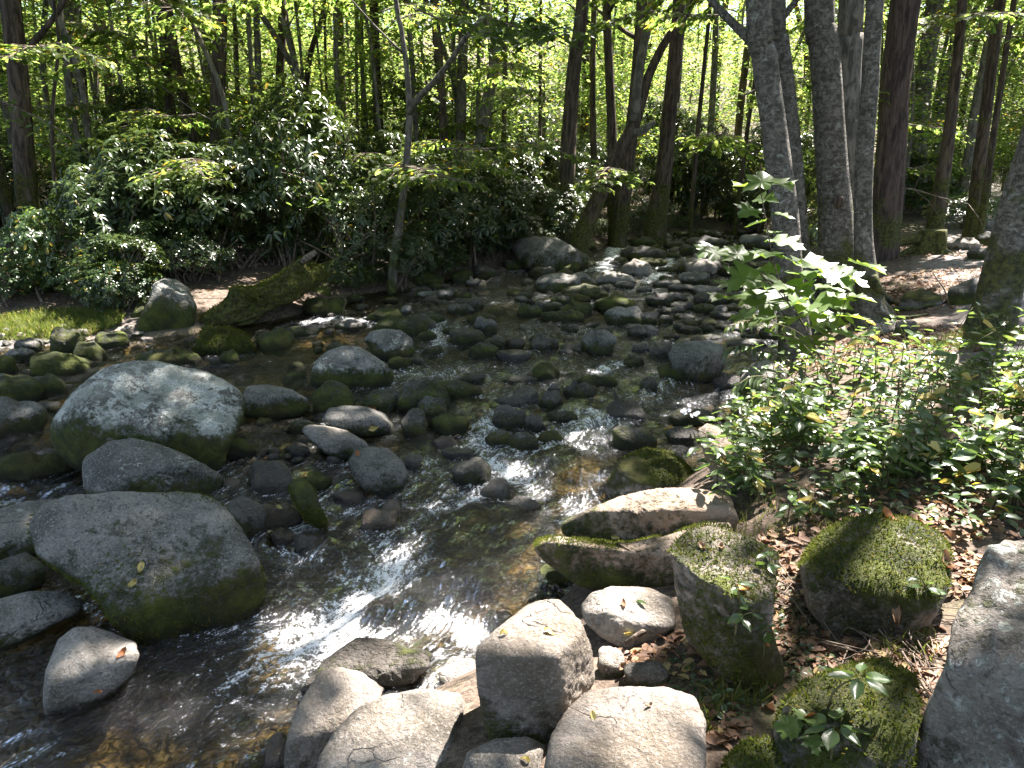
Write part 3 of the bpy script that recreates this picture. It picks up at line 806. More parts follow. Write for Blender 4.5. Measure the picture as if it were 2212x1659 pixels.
make_rock(None, 'M', 'tall narrow stone thickly furred with bright moss in a side trickle', poly=[(624, 1050), (635, 1035), (655, 1030), (675, 1050), (690, 1085), (708, 1130), (706, 1148), (690, 1140), (660, 1115), (635, 1085)], sink=.05, depth=.9, tilt=.6, p=3.5, seed=93, props={'moss': .9})
make_rock(None, 'L', 'mossy dome with a white lichen blotch mid-stream', poly=[(668, 805), (680, 780), (705, 758), (740, 746), (775, 748), (805, 765), (835, 785), (853, 805), (848, 828), (790, 838), (700, 836), (672, 825)], sink=.15, depth=.9, tilt=.6, cap=.72, p=2.8, seed=95, props={'moss': .62, 'lichen': .62})
make_rock(None, 'L', 'two-toned lichen boulder behind the mossy dome', poly=[(785, 735), (800, 715), (830, 710), (865, 712), (890, 730), (897, 755), (885, 772), (840, 776), (810, 765)], sink=.15, depth=.9, tilt=.6, seed=97, props={'lichen': .55, 'moss': .55})
make_rock(None, 'l', 'long grey boulder with a mossy lower half beside the palest giant boulder', poly=[(520, 860), (535, 833), (575, 829), (630, 840), (665, 860), (672, 880), (650, 897), (580, 903), (525, 895)], sink=.1, depth=.7, tilt=.8, cap=.6, p=4, seed=99, props={'lichen': .2, 'moss': .50})
make_rock(None, 'G', 'pale elongated stone sloping right with a mossy side', poly=[(650, 930), (660, 916), (700, 918), (750, 930), (790, 952), (808, 975), (790, 988), (740, 990), (700, 975), (665, 950)], sink=.1, depth=.7, tilt=.8, p=3.6, seed=101, props={'moss': .40, 'tone': 1.15, 'warm': .2})
make_rock(None, 'm', 'round dark boulder with a mossy belly at the head of the rapid', poly=[(750, 1000), (765, 972), (800, 964), (840, 968), (870, 995), (884, 1025), (870, 1055), (830, 1070), (790, 1055), (765, 1030)], sink=.1, depth=.9, tilt=.75, p=3.6, seed=103, props={'tone': .75, 'moss': .45})
make_rock(None, 'G', 'broad smooth boulder with a creased back and a fallen leaf on it', poly=[(695, 905), (710, 880), (745, 875), (790, 878), (830, 890), (852, 915), (845, 937), (790, 940), (720, 925)], sink=.1, depth=.8, tilt=.85, p=3.6, seed=105, props={'moss': .38})

R_ = make_rock
for b, st, lab in [
    ((837, 770, 887, 800), 'M', 'small green stone tucked right of the mossy dome'),
    ((815, 682, 928, 730), 'm', 'long dark hump-backed stone behind the two-toned boulder'),
    ((792, 665, 876, 698), 'M', 'sun-tipped mossy stone at the left end of the long dark hump-backed one'),
    ((720, 690, 792, 713), 'g', 'low smooth dark stone in the glinting riffle'),
    ((703, 740, 752, 762), 'm', 'low green stone peeping out behind the mossy dome'),
    ((672, 828, 770, 898), 'm', 'blue-grey stone with a mossy left cheek below the mossy dome'),
    ((776, 842, 891, 893), 'm', 'blocky mossy stone with a sloping flat top below the mossy dome'),
    ((852, 825, 983, 895), 'm', 'long olive stone sloping down to the right into the falls'),
    ((937, 822, 1038, 868), 'm', 'flat-topped mossy stone beside the long olive one'),
    ((900, 856, 967, 908), 'm', 'egg-shaped mossy stone below the long olive one'),
    ((928, 893, 1016, 940), 'M', 'dark wet stone with a bright moss saddle at the top of the small falls'),
    ((867, 883, 926, 950), 'D', 'dark wedge of rock plastered with wet leaves'),
    ((933, 942, 994, 968), 'B', 'low brown wet stone under the stone with the moss saddle'),
    ((976, 992, 1066, 1053), 'D', 'rounded dark stone parting the main rapid'),
    ((1040, 1032, 1114, 1092), 'D', 'dark hump of rock in the foam below the first rapid'),
    ((1080, 1073, 1167, 1120), 'D', 'low black stone beside the hump in the foam'),
    ((1088, 938, 1168, 974), 'm', 'flat mossy stone lying crosswise above the rapid'),
    ((1160, 930, 1220, 958), 'm', 'mossy stone touching the crosswise flat one'),
    ((1308, 863, 1394, 913), 'W', 'shiny wet boulder catching a bright glint'),
    ((1062, 878, 1140, 928), 'D', 'dark olive boulder above the small falls'),
    ((1130, 897, 1178, 933), 'g', 'squat grey stone leaning on the dark olive boulder'),
    ((1178, 887, 1248, 912), 'D', 'low dark stone washed by white water mid-stream'),
    ((1066, 855, 1142, 882), 'D', 'narrow black stone under a smooth spill of water'),
    ((1106, 836, 1166, 876), 'W', 'wet slab leaning over the narrow black stone'),
    ((1165, 845, 1216, 883), 'D', 'dark angular stone next to the leaning wet slab'),
    ((1218, 827, 1289, 863), 'D', 'jagged dark stone with a brown edge mid-stream'),
    ((1183, 829, 1210, 849), 'g', 'small squarish stone left of the jagged dark one'),
    ((1244, 811, 1334, 836), 'M', 'flat stone rimmed with sunlit moss'),
    ((1150, 783, 1208, 824), 'M', 'moss-streaked stone tilted like a loaf'),
    ((1090, 812, 1164, 831), 'D', 'low flat dark stone left of the tilted loaf stone'),
    ((997, 809, 1051, 829), 'D', 'low ragged stone above the flat-topped mossy one'),
    ((1146, 724, 1208, 761), 'D', 'round black-brown stone standing alone in the riffle'),
    ((1257, 714, 1334, 763), 'G', 'tilted angular stone with a flat leaning face'),
    ((1209, 742, 1263, 761), 'D', 'low wet stone between the round black and tilted angular ones'),
    ((1012, 742, 1083, 773), 'm', 'low mossy stone with a wet back'),
    ((1069, 755, 1146, 783), 'W', 'flat submerged-looking slab with ripples round it'),
    ((971, 708, 1044, 748), 'D', 'black block with a dry olive top in a small chute'),
    ((1023, 686, 1074, 723), 'G', 'pointed stone behind the black block'),
    ((957, 707, 999, 724), 'm', 'small dark stone left of the black block'),
    ((895, 672, 959, 701), 'm', 'mossy stone behind the long dark hump-backed stone'),
    ((965, 656, 1024, 679), 'G', 'pale oval stone in front of a dark one'),
    ((978, 643, 1046, 672), 'D', 'dark stone behind the pale oval one'),
    ((1058, 726, 1096, 753), 'D', 'small dark stone on the lip of the riffle'),
    ((1095, 730, 1133, 752), 'D', 'twin of dark stone on the lip of the riffle, farther right'),
    ((898, 688, 943, 716), 'W', 'wet stone at the right end of the long dark hump-backed one'),
    ((1320, 922, 1412, 973), 'm', 'mossy stone just upstream of the olive green boulder'),
    ((958, 966, 1028, 993), 'W', 'gleaming black stone in the little plunge pool'),
    ((875, 980, 913, 1015), 'W', 'brown stone right of the round dark boulder'),
    ((782, 1095, 858, 1154), 'B', 'glossy brown oblong stone with a bright streak'),
    ((827, 1080, 864, 1116), 'B', 'small brown block behind the glossy oblong stone'),
    ((660, 1017, 714, 1062), 'M', 'round cushion of moss on a stone behind the tall furred one'),
    ((713, 1027, 760, 1052), 'W', 'flat wet brown stone left of the round dark boulder'),
    ((722, 1055, 790, 1090), 'B', 'dripping dark brown stone in a side fall'),
    ((1440, 880, 1540, 918), 'D', 'dark half-drowned rock beside the white aster'),
    ((1440, 922, 1512, 963), 'D', 'dark rock at the water edge behind the olive green boulder'),
    ((1400, 738, 1455, 774), 'W', 'dark wet angular stone left of the square flat-topped boulder'),
    ((1366, 740, 1402, 762), 'W', 'small wet dark stone beside a glinting trickle'),
    ((1384, 814, 1421, 847), 'D', 'little upright stump of rock in the fast water'),
    ((1345, 770, 1392, 790), 'D', 'low dark stone in the pale riffle'),
    ((1538, 808, 1604, 842), 'W', 'wet blue-grey rock with water sliding over it'),
    ((1160, 588, 1291, 637), 'l', 'large rounded grey boulder at the head of the pool'),
    ((1213, 614, 1318, 651), 'm', 'mossy boulder tucked under the large rounded grey one'),
    ((1277, 587, 1370, 619), 'S', 'flat-topped boulder with a sunlit rim right of the large rounded grey one'),
    ((1342, 562, 1406, 599), 'P', 'rounded boulder with a golden sunlit flank below the cascade'),
    ((1343, 531, 1440, 564), 'D', 'black boulder splitting the far cascade'),
    ((1481, 562, 1548, 598), 'P', 'pale rounded boulder in front of a dark one upstream'),
    ((1463, 560, 1568, 595), 'D', 'dark sun-rimmed boulder behind the pale rounded one'),
    ((1468, 587, 1536, 615), 'G', 'smooth grey boulder below the pale rounded one'),
    ((1410, 603, 1475, 625), 'g', 'dark sloping stone at the foot of the smooth grey boulder'),
    ((1286, 638, 1377, 678), 'M', 'broad mossy boulder in the middle of the stone bar'),
    ((1310, 661, 1389, 704), 'l', 'rounded boulder with pale spots at the front of the stone bar'),
    ((1210, 652, 1284, 685), 'm', 'humped stone at the left of the stone bar'),
    ((1188, 638, 1233, 660), 'm', 'small rounded stone behind the humped one'),
    ((1206, 632, 1274, 657), 'm', 'flat stone wedged behind the humped one'),
    ((1157, 652, 1206, 674), 'm', 'oval stone at the left tip of the stone bar'),
    ((1117, 657, 1169, 686), 'm', 'peaked stone at the left tip of the stone bar'),
    ((1168, 671, 1261, 698), 'm', 'long flat mossy stone along the front of the stone bar'),
    ((1378, 673, 1423, 700), 'g', 'smooth dark stone right of the pale-spotted boulder'),
    ((1356, 706, 1398, 732), 'g', 'lone egg-shaped stone in the sheltered pool'),
    ((1593, 505, 1666, 541), 'G', 'tall shaded boulder left of the birch trunk'),
    ((1480, 511, 1571, 541), 'D', 'long dark boulder at the far head of the stream'),
    ((1170, 560, 1253, 590), 'm', 'sun-edged stone below the wide slanted boulder'),
    ((1141, 577, 1201, 602), 'D', 'pair-topped dark stone below the wide slanted boulder'),
    ((1085, 560, 1130, 586), 'm', 'mossy stone beneath the overhanging rhododendron'),
    ((1094, 626, 1148, 643), 'M', 'low mossy stone alone in the glittering water'),
    ((423, 707, 543, 771), 'M', 'round boulder wholly covered in green moss in the still pool'),
    ((476, 755, 516, 784), 'M', 'little mossy stone beside the wholly green boulder'),
    ((555, 710, 636, 758), 'm', 'smooth egg-like stone leaning right in the still pool'),
    ((290, 752, 445, 794), 'M', 'drowned mossy slab just under the surface behind the palest giant boulder'),
    ((202, 714, 278, 758), 'm', 'dark mossy stone at the edge of the gravel beach'),
    ((152, 740, 232, 786), 'm', 'knobbly mossy stone right of the beach'),
    ((107, 707, 181, 767), 'm', 'mossy stone with a sunlit crest on the beach'),
    ((7, 752, 81, 781), 'l', 'speckled flat stone in the beach shallows'),
    ((-25, 767, 39, 812), 'M', 'mossy round stone cropped by the left border below the beach'),
    ((57, 760, 202, 818), 'M', 'wet mossy whaleback with water sheeting off it'),
    ((32, 730, 101, 761), 'G', 'grey flat stone lying on the beach gravel'),
    ((-50, 809, 98, 878), 'm', 'dark rusty-mossed boulder at the left border'),
    ((60, 809, 144, 858), 'm', 'slanted slab leaning on the rusty-mossed boulder'),
    ((50, 867, 128, 897), 'D', 'flat black stone under the slanted slab'),
    ((-40, 858, 94, 947), 'G', 'angular boulder with a mossy face in the left shallows'),
    ((-20, 975, 166, 1038), 'M', 'low mossy boulder in the brown backwater left of the lichen-spotted one'),
    ((550, 902, 591, 924), 'M', 'small moss ball under the long grey boulder'),
    ((484, 946, 548, 991), 'M', 'mossy stone with a dead stalk standing on it'),
    ((530, 995, 632, 1067), 'W', 'blue-grey wet stone with water slipping off its end'),
    ((484, 1032, 521, 1064), 'B', 'little rusty brown stone at the shoulder of the lichen-spotted boulder'),
    ((486, 1075, 576, 1168), 'g', 'cracked dark oval stone touching the biggest grey boulder'),
    ((546, 1084, 648, 1155), 'B', 'wet chestnut-brown boulder with a yellow leaf on it'),
    ((587, 1141, 638, 1185), 'B', 'small glossy brown stone under the chestnut boulder'),
    ((633, 1152, 690, 1196), 'W', 'wet grey stone half buried in foam'),
    ((614, 956, 672, 985), 'W', 'flat wet stone under the pale elongated one'),
    ((622, 906, 682, 938), 'm', 'mossy stone behind the pale elongated one'),
    ((661, 641, 746, 683), 'M', 'big mossy stone in front of the fallen log'),
    ((657, 613, 714, 651), 'M', 'mossy stone against the right end of the fallen log'),
    ((702, 617, 745, 641), 'l', 'pale-topped stone right of the fallen log'),
    ((690, 590, 737, 623), 'M', 'mossy hump behind the right end of the fallen log'),
    ((717, 591, 765, 626), 'M', 'second mossy hump behind the fallen log, farther right'),
    ((750, 635, 789, 653), 'm', 'low stone in the dark pool beyond the log'),
    ((622, 703, 689, 729), 'm', 'small mossy stone in the glinting riffle'),
    ((830, 658, 864, 673), 'M', 'little green stone upstream of the sun-tipped one'),
    ((865, 660, 891, 681), 'G', 'little grey stone upstream of the sun-tipped one'),
    ((885, 619, 934, 636), 'D', 'flat dark stone under the far bank roots'),
    ((902, 628, 944, 647), 'G', 'brownish stone near the far bank roots'),
    ((947, 625, 979, 647), 'G', 'round brown stone in the far shallows'),
    ((975, 631, 1016, 646), 'm', 'flat stone right of the round brown one'),
    ((898, 588, 959, 622), 'M', 'mossy boulder in shade below the far shrubs'),
    ((922, 610, 956, 627), 'M', 'small mossy stone in front of the shaded mossy boulder'),
    ((975, 582, 1024, 611), 'M', 'mossy boulder with a pale crack under the far shrubs'),
    ((1018, 574, 1074, 606), 'D', 'big dark stone where the far bank meets the pool'),
    ((1008, 602, 1037, 617), 'P', 'small white-lit stone by the far bank'),
    ((1570, 696, 1634, 721), 'P', 'pale flat stone below the lobed-leaf sapling'),
    ((1567, 731, 1656, 754), 'D', 'long black stone below the pale flat one'),
    ((1637, 708, 1700, 737), 'D', 'black stone at the birch foot'),
    ((1560, 630, 1616, 660), 'm', 'dark rounded stone left of the sapling stem'),
    ((1394, 633, 1458, 662), 'D', 'dark loaf of stone at the right of the stone bar'),
    ((1496, 630, 1568, 660), 'D', 'slanting dark stone right of the stone bar'),
    ((1438, 632, 1484, 653), 'g', 'rounded grey stone between two dark ones on the stone bar'),
    ((1489, 616, 1554, 637), 'S', 'flat greyish stone below the smooth grey boulder'),
    ((1441, 612, 1494, 631), 'g', 'oval dark grey stone below the smooth grey boulder'),
]:
    R_(b, st, lab, name='river_stone', cat='stone', p=3.2 + (int(b[0] * 7 + b[3]) % 7) * .3, ex=2.1 + (int(b[1] * 3 + b[2]) % 5) * .25, tilt=.62 + (int(b[0] + b[1]) % 5) * .06, facets=6, amp=.09)

GCOB = 'rounded dark cobbles crowding the stone bar'
for b in [(1449, 650, 1498, 675), (1497, 655, 1541, 678), (1411, 664, 1452, 684), (1422, 680, 1453, 703), (1441, 662, 1484, 679), (1452, 676, 1498, 694),
          (1457, 687, 1506, 710), (1508, 686, 1548, 707), (1505, 699, 1545, 719), (1468, 703, 1513, 720), (1343, 699, 1388, 716), (1545, 672, 1600, 694),
          (1560, 655, 1620, 677), (1590, 676, 1650, 697), (1600, 720, 1640, 736), (1395, 708, 1425, 722), (1430, 720, 1470, 733), (1330, 608, 1372, 626),
          (1376, 619, 1410, 633), (1543, 700, 1575, 716), (1505, 722, 1560, 737)]:
    R_(b, 'gmD'[(b[0] + b[1]) % 3], 'rounded dark cobble crowding the low stone bar in mid-stream', group=GCOB, name='cobble', cat='stone', p=2.6)
GUP = 'shaded boulders at the far head of the stream'
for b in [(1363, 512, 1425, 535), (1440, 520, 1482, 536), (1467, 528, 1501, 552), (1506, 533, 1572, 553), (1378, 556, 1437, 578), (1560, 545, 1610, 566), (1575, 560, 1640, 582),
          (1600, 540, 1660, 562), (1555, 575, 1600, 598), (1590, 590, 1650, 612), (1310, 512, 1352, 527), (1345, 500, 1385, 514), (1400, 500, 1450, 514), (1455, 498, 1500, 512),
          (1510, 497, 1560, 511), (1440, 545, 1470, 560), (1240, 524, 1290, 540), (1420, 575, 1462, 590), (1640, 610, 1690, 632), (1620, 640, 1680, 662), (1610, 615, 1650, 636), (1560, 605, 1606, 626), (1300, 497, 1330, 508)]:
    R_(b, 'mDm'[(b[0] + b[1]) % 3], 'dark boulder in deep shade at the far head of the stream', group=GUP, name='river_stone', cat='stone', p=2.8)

# stones along the path on the right
for b, st, lab in [((2046, 607, 2130, 662), 'G', 'dark rounded boulder beside the leaning trunk at the right border'),
                   ((1938, 626, 2036, 664), 'T', 'half-buried mossy boulder among the bare roots'),
                   ((2050, 513, 2121, 543), 'P', 'sunlit brown boulder beside the old stump'),
                   ((2092, 534, 2150, 559), 'G', 'low grey boulder on the edge of the path'),
                   ((2107, 502, 2152, 530), 'G', 'grey boulder between two others by the path'),
                   ((2103, 468, 2146, 497), 'P', 'farthest orange-brown boulder by the path'),
                   ((1878, 694, 1942, 727), 'P', 'pale pinkish block below the exposed roots'),
                   ((1934, 689, 1983, 728), 'g', 'dark block next to the pale pinkish one')]:
    R_(b, st, lab, name='path_stone' if b[1] < 600 else 'boulder', ground=True, sink=.3, p=3.4)
for b, st, lab in [((1290, 1395, 1350, 1470), 'P', 'pinkish stone in the cleft right of the box-shaped boulder'),
                   ((1350, 1425, 1440, 1490), 'g', 'dark shaded rock among dead leaves behind the pink-grey boulder'),
                   ((1040, 1318, 1110, 1360), 'M', 'small moss-edged stone glinting behind the box-shaped boulder'),
                   ((1165, 1205, 1245, 1285), 'M', 'mossy brown rock under the overhang of the notched boulder'),
                   ((950, 1420, 1040, 1500), 'P', 'moss-edged stone awash left of the box-shaped boulder'),
                   ((570, 1590, 632, 1668), 'B', 'wet amber stone in the bottom shallows')]:
    R_(b, st, lab, name='boulder', ground=(b[0] > 1100 and b[1] > 1300), sink=.2, p=3.6, props={'moss': .5} if st == 'P' else None)

# ------------------------------------------------------------------ water surface with its drops, standing waves and foam
def px_poly_world(pts):
    return hit_water(*np.array(pts, float).T)

FOAM = [   # pixel path, half width in metres, strength
    ([(1090, 950), (1130, 1040), (1020, 1110), (930, 1190), (850, 1280), (760, 1350), (620, 1430), (470, 1520)], .62, .52), ([(620, 1150), (660, 1230), (640, 1330), (560, 1420)], .40, .46), ([(1000, 1180), (930, 1290), (900, 1380)], .45, .45),
    ([(980, 690), (1080, 720), (1200, 770), (1290, 800)], .5, .42), ([(900, 1000), (960, 1060), (900, 1130), (780, 1150)], .3, .48), ([(1420, 860), (1330, 930), (1250, 990)], .4, .46), ([(1330, 640), (1200, 690), (1080, 740)], .5, .30),
    ([(1075, 880), (1045, 925), (1035, 960), (1060, 1000), (1105, 1030), (1075, 1065), (1010, 1100), (965, 1140), (880, 1195), (840, 1250), (770, 1330), (690, 1395), (560, 1440), (450, 1500), (370, 1560)], .20, .72),
    ([(640, 1120), (670, 1180), (610, 1240), (580, 1300), (560, 1380)], .16, .70),
    ([(960, 1150), (880, 1220), (800, 1290), (720, 1370)], .30, .45),
    ([(760, 1350), (830, 1300), (900, 1310)], .12, .80),
    ([(800, 1390), (850, 1350), (920, 1345), (1000, 1360), (1030, 1380)], .13, .85),
    ([(1280, 900), (1230, 930), (1190, 960), (1150, 1000), (1115, 1030)], .26, .66),
    ([(1290, 800), (1370, 775), (1410, 790), (1440, 830), (1390, 860), (1300, 920)], .24, .62),
    ([(925, 690), (945, 725), (940, 760)], .20, .85), ([(1050, 700), (1010, 760), (960, 790)], .2, .4),
    ([(1330, 535), (1318, 560), (1300, 585)], .30, 1.0), ([(1440, 560), (1432, 585), (1400, 610)], .30, .95),
    ([(640, 700), (720, 688), (800, 697)], .25, .75), ([(1180, 590), (1240, 640)], .3, .3),
    ([(1100, 570), (1085, 600), (1040, 640)], .25, .5), ([(1150, 760), (1290, 765), (1330, 790)], .2, .45),
    ([(700, 1090), (740, 1100), (790, 1110)], .12, .65), ([(800, 990), (890, 1000), (960, 1010)], .14, .5),
    ([(300, 1510), (200, 1590)], .25, .28), ([(560, 1500), (420, 1580), (300, 1650)], .35, .45),
    ([(60, 900), (30, 960)], .2, .35), ([(700, 880), (705, 930)], .06, .7), ([(820, 1150), (930, 1110)], .15, .55),
    ([(1230, 1000), (1310, 1060), (1200, 1100), (1060, 1130)], .2, .38),
]
HUMPS = [(1222, 1000, .30, .10), (1265, 1040, .28, .12), (1050, 1165, .50, .13), (1040, 1280, .38, .14), (1130, 900, .2, .06), (860, 1330, .20, .07), (620, 1290, .22, .06), (1020, 880, .22, .06), (1255, 880, .2, .06), (540, 1250, .2, .05), (690, 1180, .2, .05), (840, 1130, .18, .05), (300, 775, .4, .04)]

def make_water():
    ys = 1.15 * 1.0068 ** np.arange(0, 520)
    ys = ys[ys < 30]
    xs = np.linspace(-1.35, .85, 400)
    X = (ys[:, None] * xs[None, :] * 1.0 + 0.0 * ys[:, None]) - .9 * np.exp(-ys[:, None] / 3.0) * (xs[None, :] < -99)
    Y = np.repeat(ys[:, None], len(xs), 1)
    x = X.ravel(); y = Y.ravel()
    sd, _ = sdist(x, y)
    z = zwater(x, y)
    foam = np.zeros_like(x); turb = np.full_like(x, .42); flow = np.zeros((len(x), 2)); fw = np.full(len(x), 1e-3)
    base = nrm(np.array([-.35, -1.0]))
    for pts, hw, s in FOAM:
        W = px_poly_world(pts)[:, :2]
        best = np.full(len(x), 1e9)
        for k in range(len(W) - 1):
            a, b = W[k], W[k + 1]; e = b - a; L = e @ e
            t = np.clip(((x - a[0]) * e[0] + (y - a[1]) * e[1]) / L, 0, 1)
            d = np.hypot(x - a[0] - t * e[0], y - a[1] - t * e[1])
            wgt = np.exp(-(d / .5) ** 2)
            flow += wgt[:, None] * (e / math.sqrt(L)); fw += wgt
            best = np.minimum(best, d)
        g = np.exp(-(best / hw) ** 2)
        foam = np.maximum(foam, s * g) + .25 * np.minimum(foam, s * g)
        turb = np.maximum(turb, np.minimum(1, s * 1.1) * np.exp(-(best / (hw * 2.0)) ** 2))
    lowr = sstep(7.0, 5.2, y) * sstep(-4.2, -2.4, x - .1 * y)
    turb = np.maximum(turb, .62 * lowr)
    foam = np.maximum(foam, .50 * lowr * (1 + .8 * fbm2(x, y, 1.3, 3, 77)))
    riff = sstep(6.0, 7.0, y) * sstep(20, 15, y) * sstep(-3.0, -1.2, x)
    turb = np.maximum(turb, .42 * riff * (1 + .5 * fbm2(x, y, .8, 2, 78)))
    foam = np.maximum(foam, .44 * riff * (1 + 1.2 * fbm2(x, y, .9, 3, 79)))
    for (cx, cy, rx, ry) in FOOT:
        q = np.hypot((x - cx) / (rx + .05), (y - cy) / (ry + .05))
        near = np.exp(-((q - 1.0) / .28) ** 2)
        foam = np.maximum(foam, np.minimum(.75, turb * 1.1) * near)
        z = z + .012 * near * turb
    for (px, py, r, hgt) in HUMPS:
        c = hit_water(px, py)
        q = np.hypot((x - c[0]) / r, (y - c[1]) / (r * .7))
        z = z + hgt * np.exp(-q ** 2.6) * (1 + .15 * fbm2(x, y, 9, 2, 31))
        foam = foam * (1 - .75 * np.exp(-q ** 4)) 
    cc_ = hit_water(60, 1600); calm = np.exp(-(((x - cc_[0]) / .9) ** 2 + ((y - cc_[1]) / .7) ** 2))
    turb = turb * (1 - .65 * calm); foam = foam * (1 - .85 * calm)
    # stream coordinates: length along and distance across a centre line
    cl = px_poly_world([(-500, 2400), (-100, 1900), (250, 1640), (560, 1440), (760, 1340), (880, 1200), (1000, 1105), (1090, 1040), (1080, 960), (1090, 880), (1130, 800), (1130, 720), (1160, 660), (1280, 610), (1360, 570), (1420, 540)])[:, :2]
    cl = spline(np.vstack([cl, cl[-1] + np.array([1.5, 9])]), 90)
    seg = np.diff(cl, axis=0); sl = np.linalg.norm(seg, axis=1); cum = np.concatenate([[0], np.cumsum(sl)])
    bd = np.full(len(x), 1e9); u = np.zeros(len(x)); v = np.zeros(len(x))
    for k in range(len(seg)):
        rx_, ry_ = x - cl[k, 0], y - cl[k, 1]
        tq = np.clip((rx_ * seg[k, 0] + ry_ * seg[k, 1]) / sl[k] ** 2, 0, 1)
        dx, dy = rx_ - tq * seg[k, 0], ry_ - tq * seg[k, 1]
        d2 = np.hypot(dx, dy); m_ = d2 < bd
        bd = np.where(m_, d2, bd); u = np.where(m_, cum[k] + tq * sl[k], u)
        v = np.where(m_, d2 * np.sign(seg[k, 0] * ry_ - seg[k, 1] * rx_), v)
    wob = fbm2(x, y, .9, 2, 61)
    u = u + .25 * wob; v = v + .18 * fbm2(x, y, 1.3, 2, 62)
    sel_amp = turb * sstep(16, 6, y) + .25
    wav = .55 * fbm(np.stack([u * 3.2, v * 6.0, np.zeros_like(u)], 1), 3, 41) + .30 * fbm(np.stack([u * 8.5, v * 15.0, np.zeros_like(u)], 1), 3, 43)
    z = z + sel_amp * .075 * wav + foam * .028 * np.abs(fbm(np.stack([u * 14, v * 18, np.zeros_like(u)], 1), 3, 47))
    z = z + .008 * fbm(np.stack([u * 5, v * 9, np.zeros_like(u)], 1), 2, 49)
    keep = sd < .5
    n0, n1 = X.shape
    i = np.arange(n0 - 1)[:, None] * n1; j = np.arange(n1 - 1)[None, :]
    F = np.stack([i + j, i + j + 1, i + n1 + j + 1, i + n1 + j], -1).reshape(-1, 4)
    F = F[keep[F].any(1)]
    used = np.unique(F); mp = np.full(len(x), -1); mp[used] = np.arange(len(used))
    V = np.stack([x, y, z], 1)[used]
    me = mk_mesh('stream_water', V, mp[F], M_WATER, attrs={'foam': foam[used], 'turb': turb[used]}, uv=np.stack([u, v], 1)[used])
    tag(link('stream_water', me), kind='structure')
make_water()
# ------------------------------------------------------------------ where gaps are cut in the leaves for sun patches
LIT = [  # ellipses in the photograph where sunlight reaches the ground or the plants; projected on to the ground
    (1900, 820, 380, 230), (2080, 620, 170, 120), (2000, 1010, 260, 150), (1590, 960, 110, 90), (1330, 1090, 220, 75), (1160, 1180, 70, 50), (1140, 1370, 230, 140), (1340, 1320, 120, 80),
    (850, 1570, 300, 160), (760, 1480, 110, 60), (1340, 1570, 220, 170), (900, 1350, 150, 70), (700, 1430, 120, 40), (500, 1300, 60, 50), (1090, 1640, 110, 40), (960, 1440, 80, 40), (1560, 1220, 110, 80), (1880, 1220, 200, 130),
    (2130, 1400, 110, 260), (1820, 1560, 170, 130), (1620, 1330, 70, 120), (1110, 1280, 80, 20),
    (200, 1440, 110, 70), (80, 1310, 120, 22), (720, 925, 60, 10), (390, 820, 60, 22), (120, 700, 230, 70), (130, 620, 200, 80), (570, 620, 120, 44),
    (1190, 540, 60, 24), (1375, 575, 26, 16), (1515, 570, 40, 16), (1320, 592, 36, 8), (735, 696, 80, 12), (1230, 610, 60, 14), (1380, 795, 40, 14), (350, 615, 30, 14), (1000, 668, 30, 6),
    (820, 1330, 60, 30), (600, 1330, 90, 60), (380, 1560, 120, 60), (1060, 1250, 60, 20), (1280, 815, 50, 8), (1350, 885, 40, 14), (1275, 940, 60, 24),
    (480, 480, 120, 70), (600, 590, 60, 25), (1080, 470, 60, 60), (1600, 470, 90, 60), (860, 900, 40, 14), (80, 1120, 60, 20), (1250, 990, 60, 12),
]
# how high the ground, the water and the rocks stand, on a 6 cm grid
_gx, _gy, _gs = -17.0, -3.0, .06
_gn, _gm = int(33 / _gs), int(30 / _gs)
_X, _Y = np.meshgrid(_gx + (np.arange(_gn) + .5) * _gs, _gy + (np.arange(_gm) + .5) * _gs, indexing='ij')
_sdg, _ = sdist(_X.ravel(), _Y.ravel())
RAST = np.where(_sdg < 0, zwater(_X.ravel(), _Y.ravel()), zground(_X.ravel(), _Y.ravel())).reshape(_gn, _gm)
for _o, _P, _F in ROCKS.values():
    _i = ((_P[:, 0] - _gx) / _gs).astype(int); _j = ((_P[:, 1] - _gy) / _gs).astype(int)
    _k = (_i >= 0) & (_i < _gn) & (_j >= 0) & (_j < _gm)
    np.maximum.at(RAST, (_i[_k], _j[_k]), _P[_k, 2])
SDR = _sdg.reshape(_gn, _gm)
def sdr(x, y):
    i = np.clip(((x - _gx) / _gs).astype(int), 0, _gn - 1); j = np.clip(((y - _gy) / _gs).astype(int), 0, _gm - 1)
    return SDR[i, j]
def zsurf(x, y):
    i = np.clip(((x - _gx) / _gs).astype(int), 0, _gn - 1); j = np.clip(((y - _gy) / _gs).astype(int), 0, _gm - 1)
    return RAST[i, j]
_LIT = np.array(LIT, float)
rgL = np.random.default_rng(1414)
BOUGH = []          # leafy boughs reaching in over the far bank: photo x, y, distance
for _k in range(60):
    BOUGH.append((rgL.uniform(-60, 1660) if _k % 5 else rgL.uniform(1750, 2260), rgL.uniform(-60, 330) if _k % 4 else rgL.uniform(200, 420), rgL.uniform(11.5, 18.5)))
BOUGH = [b for b in BOUGH if not (1270 < b[0] < 1530 and b[1] < 340) and not (880 < b[0] < 930)][:50]
BPOS = []
for (_x, _y, _d) in BOUGH:
    _r = ray(_x, _y); BPOS.append(_r * (_d / _r[1]) + np.array([0, 0, CAMZ]))
BPOS = np.array(BPOS)
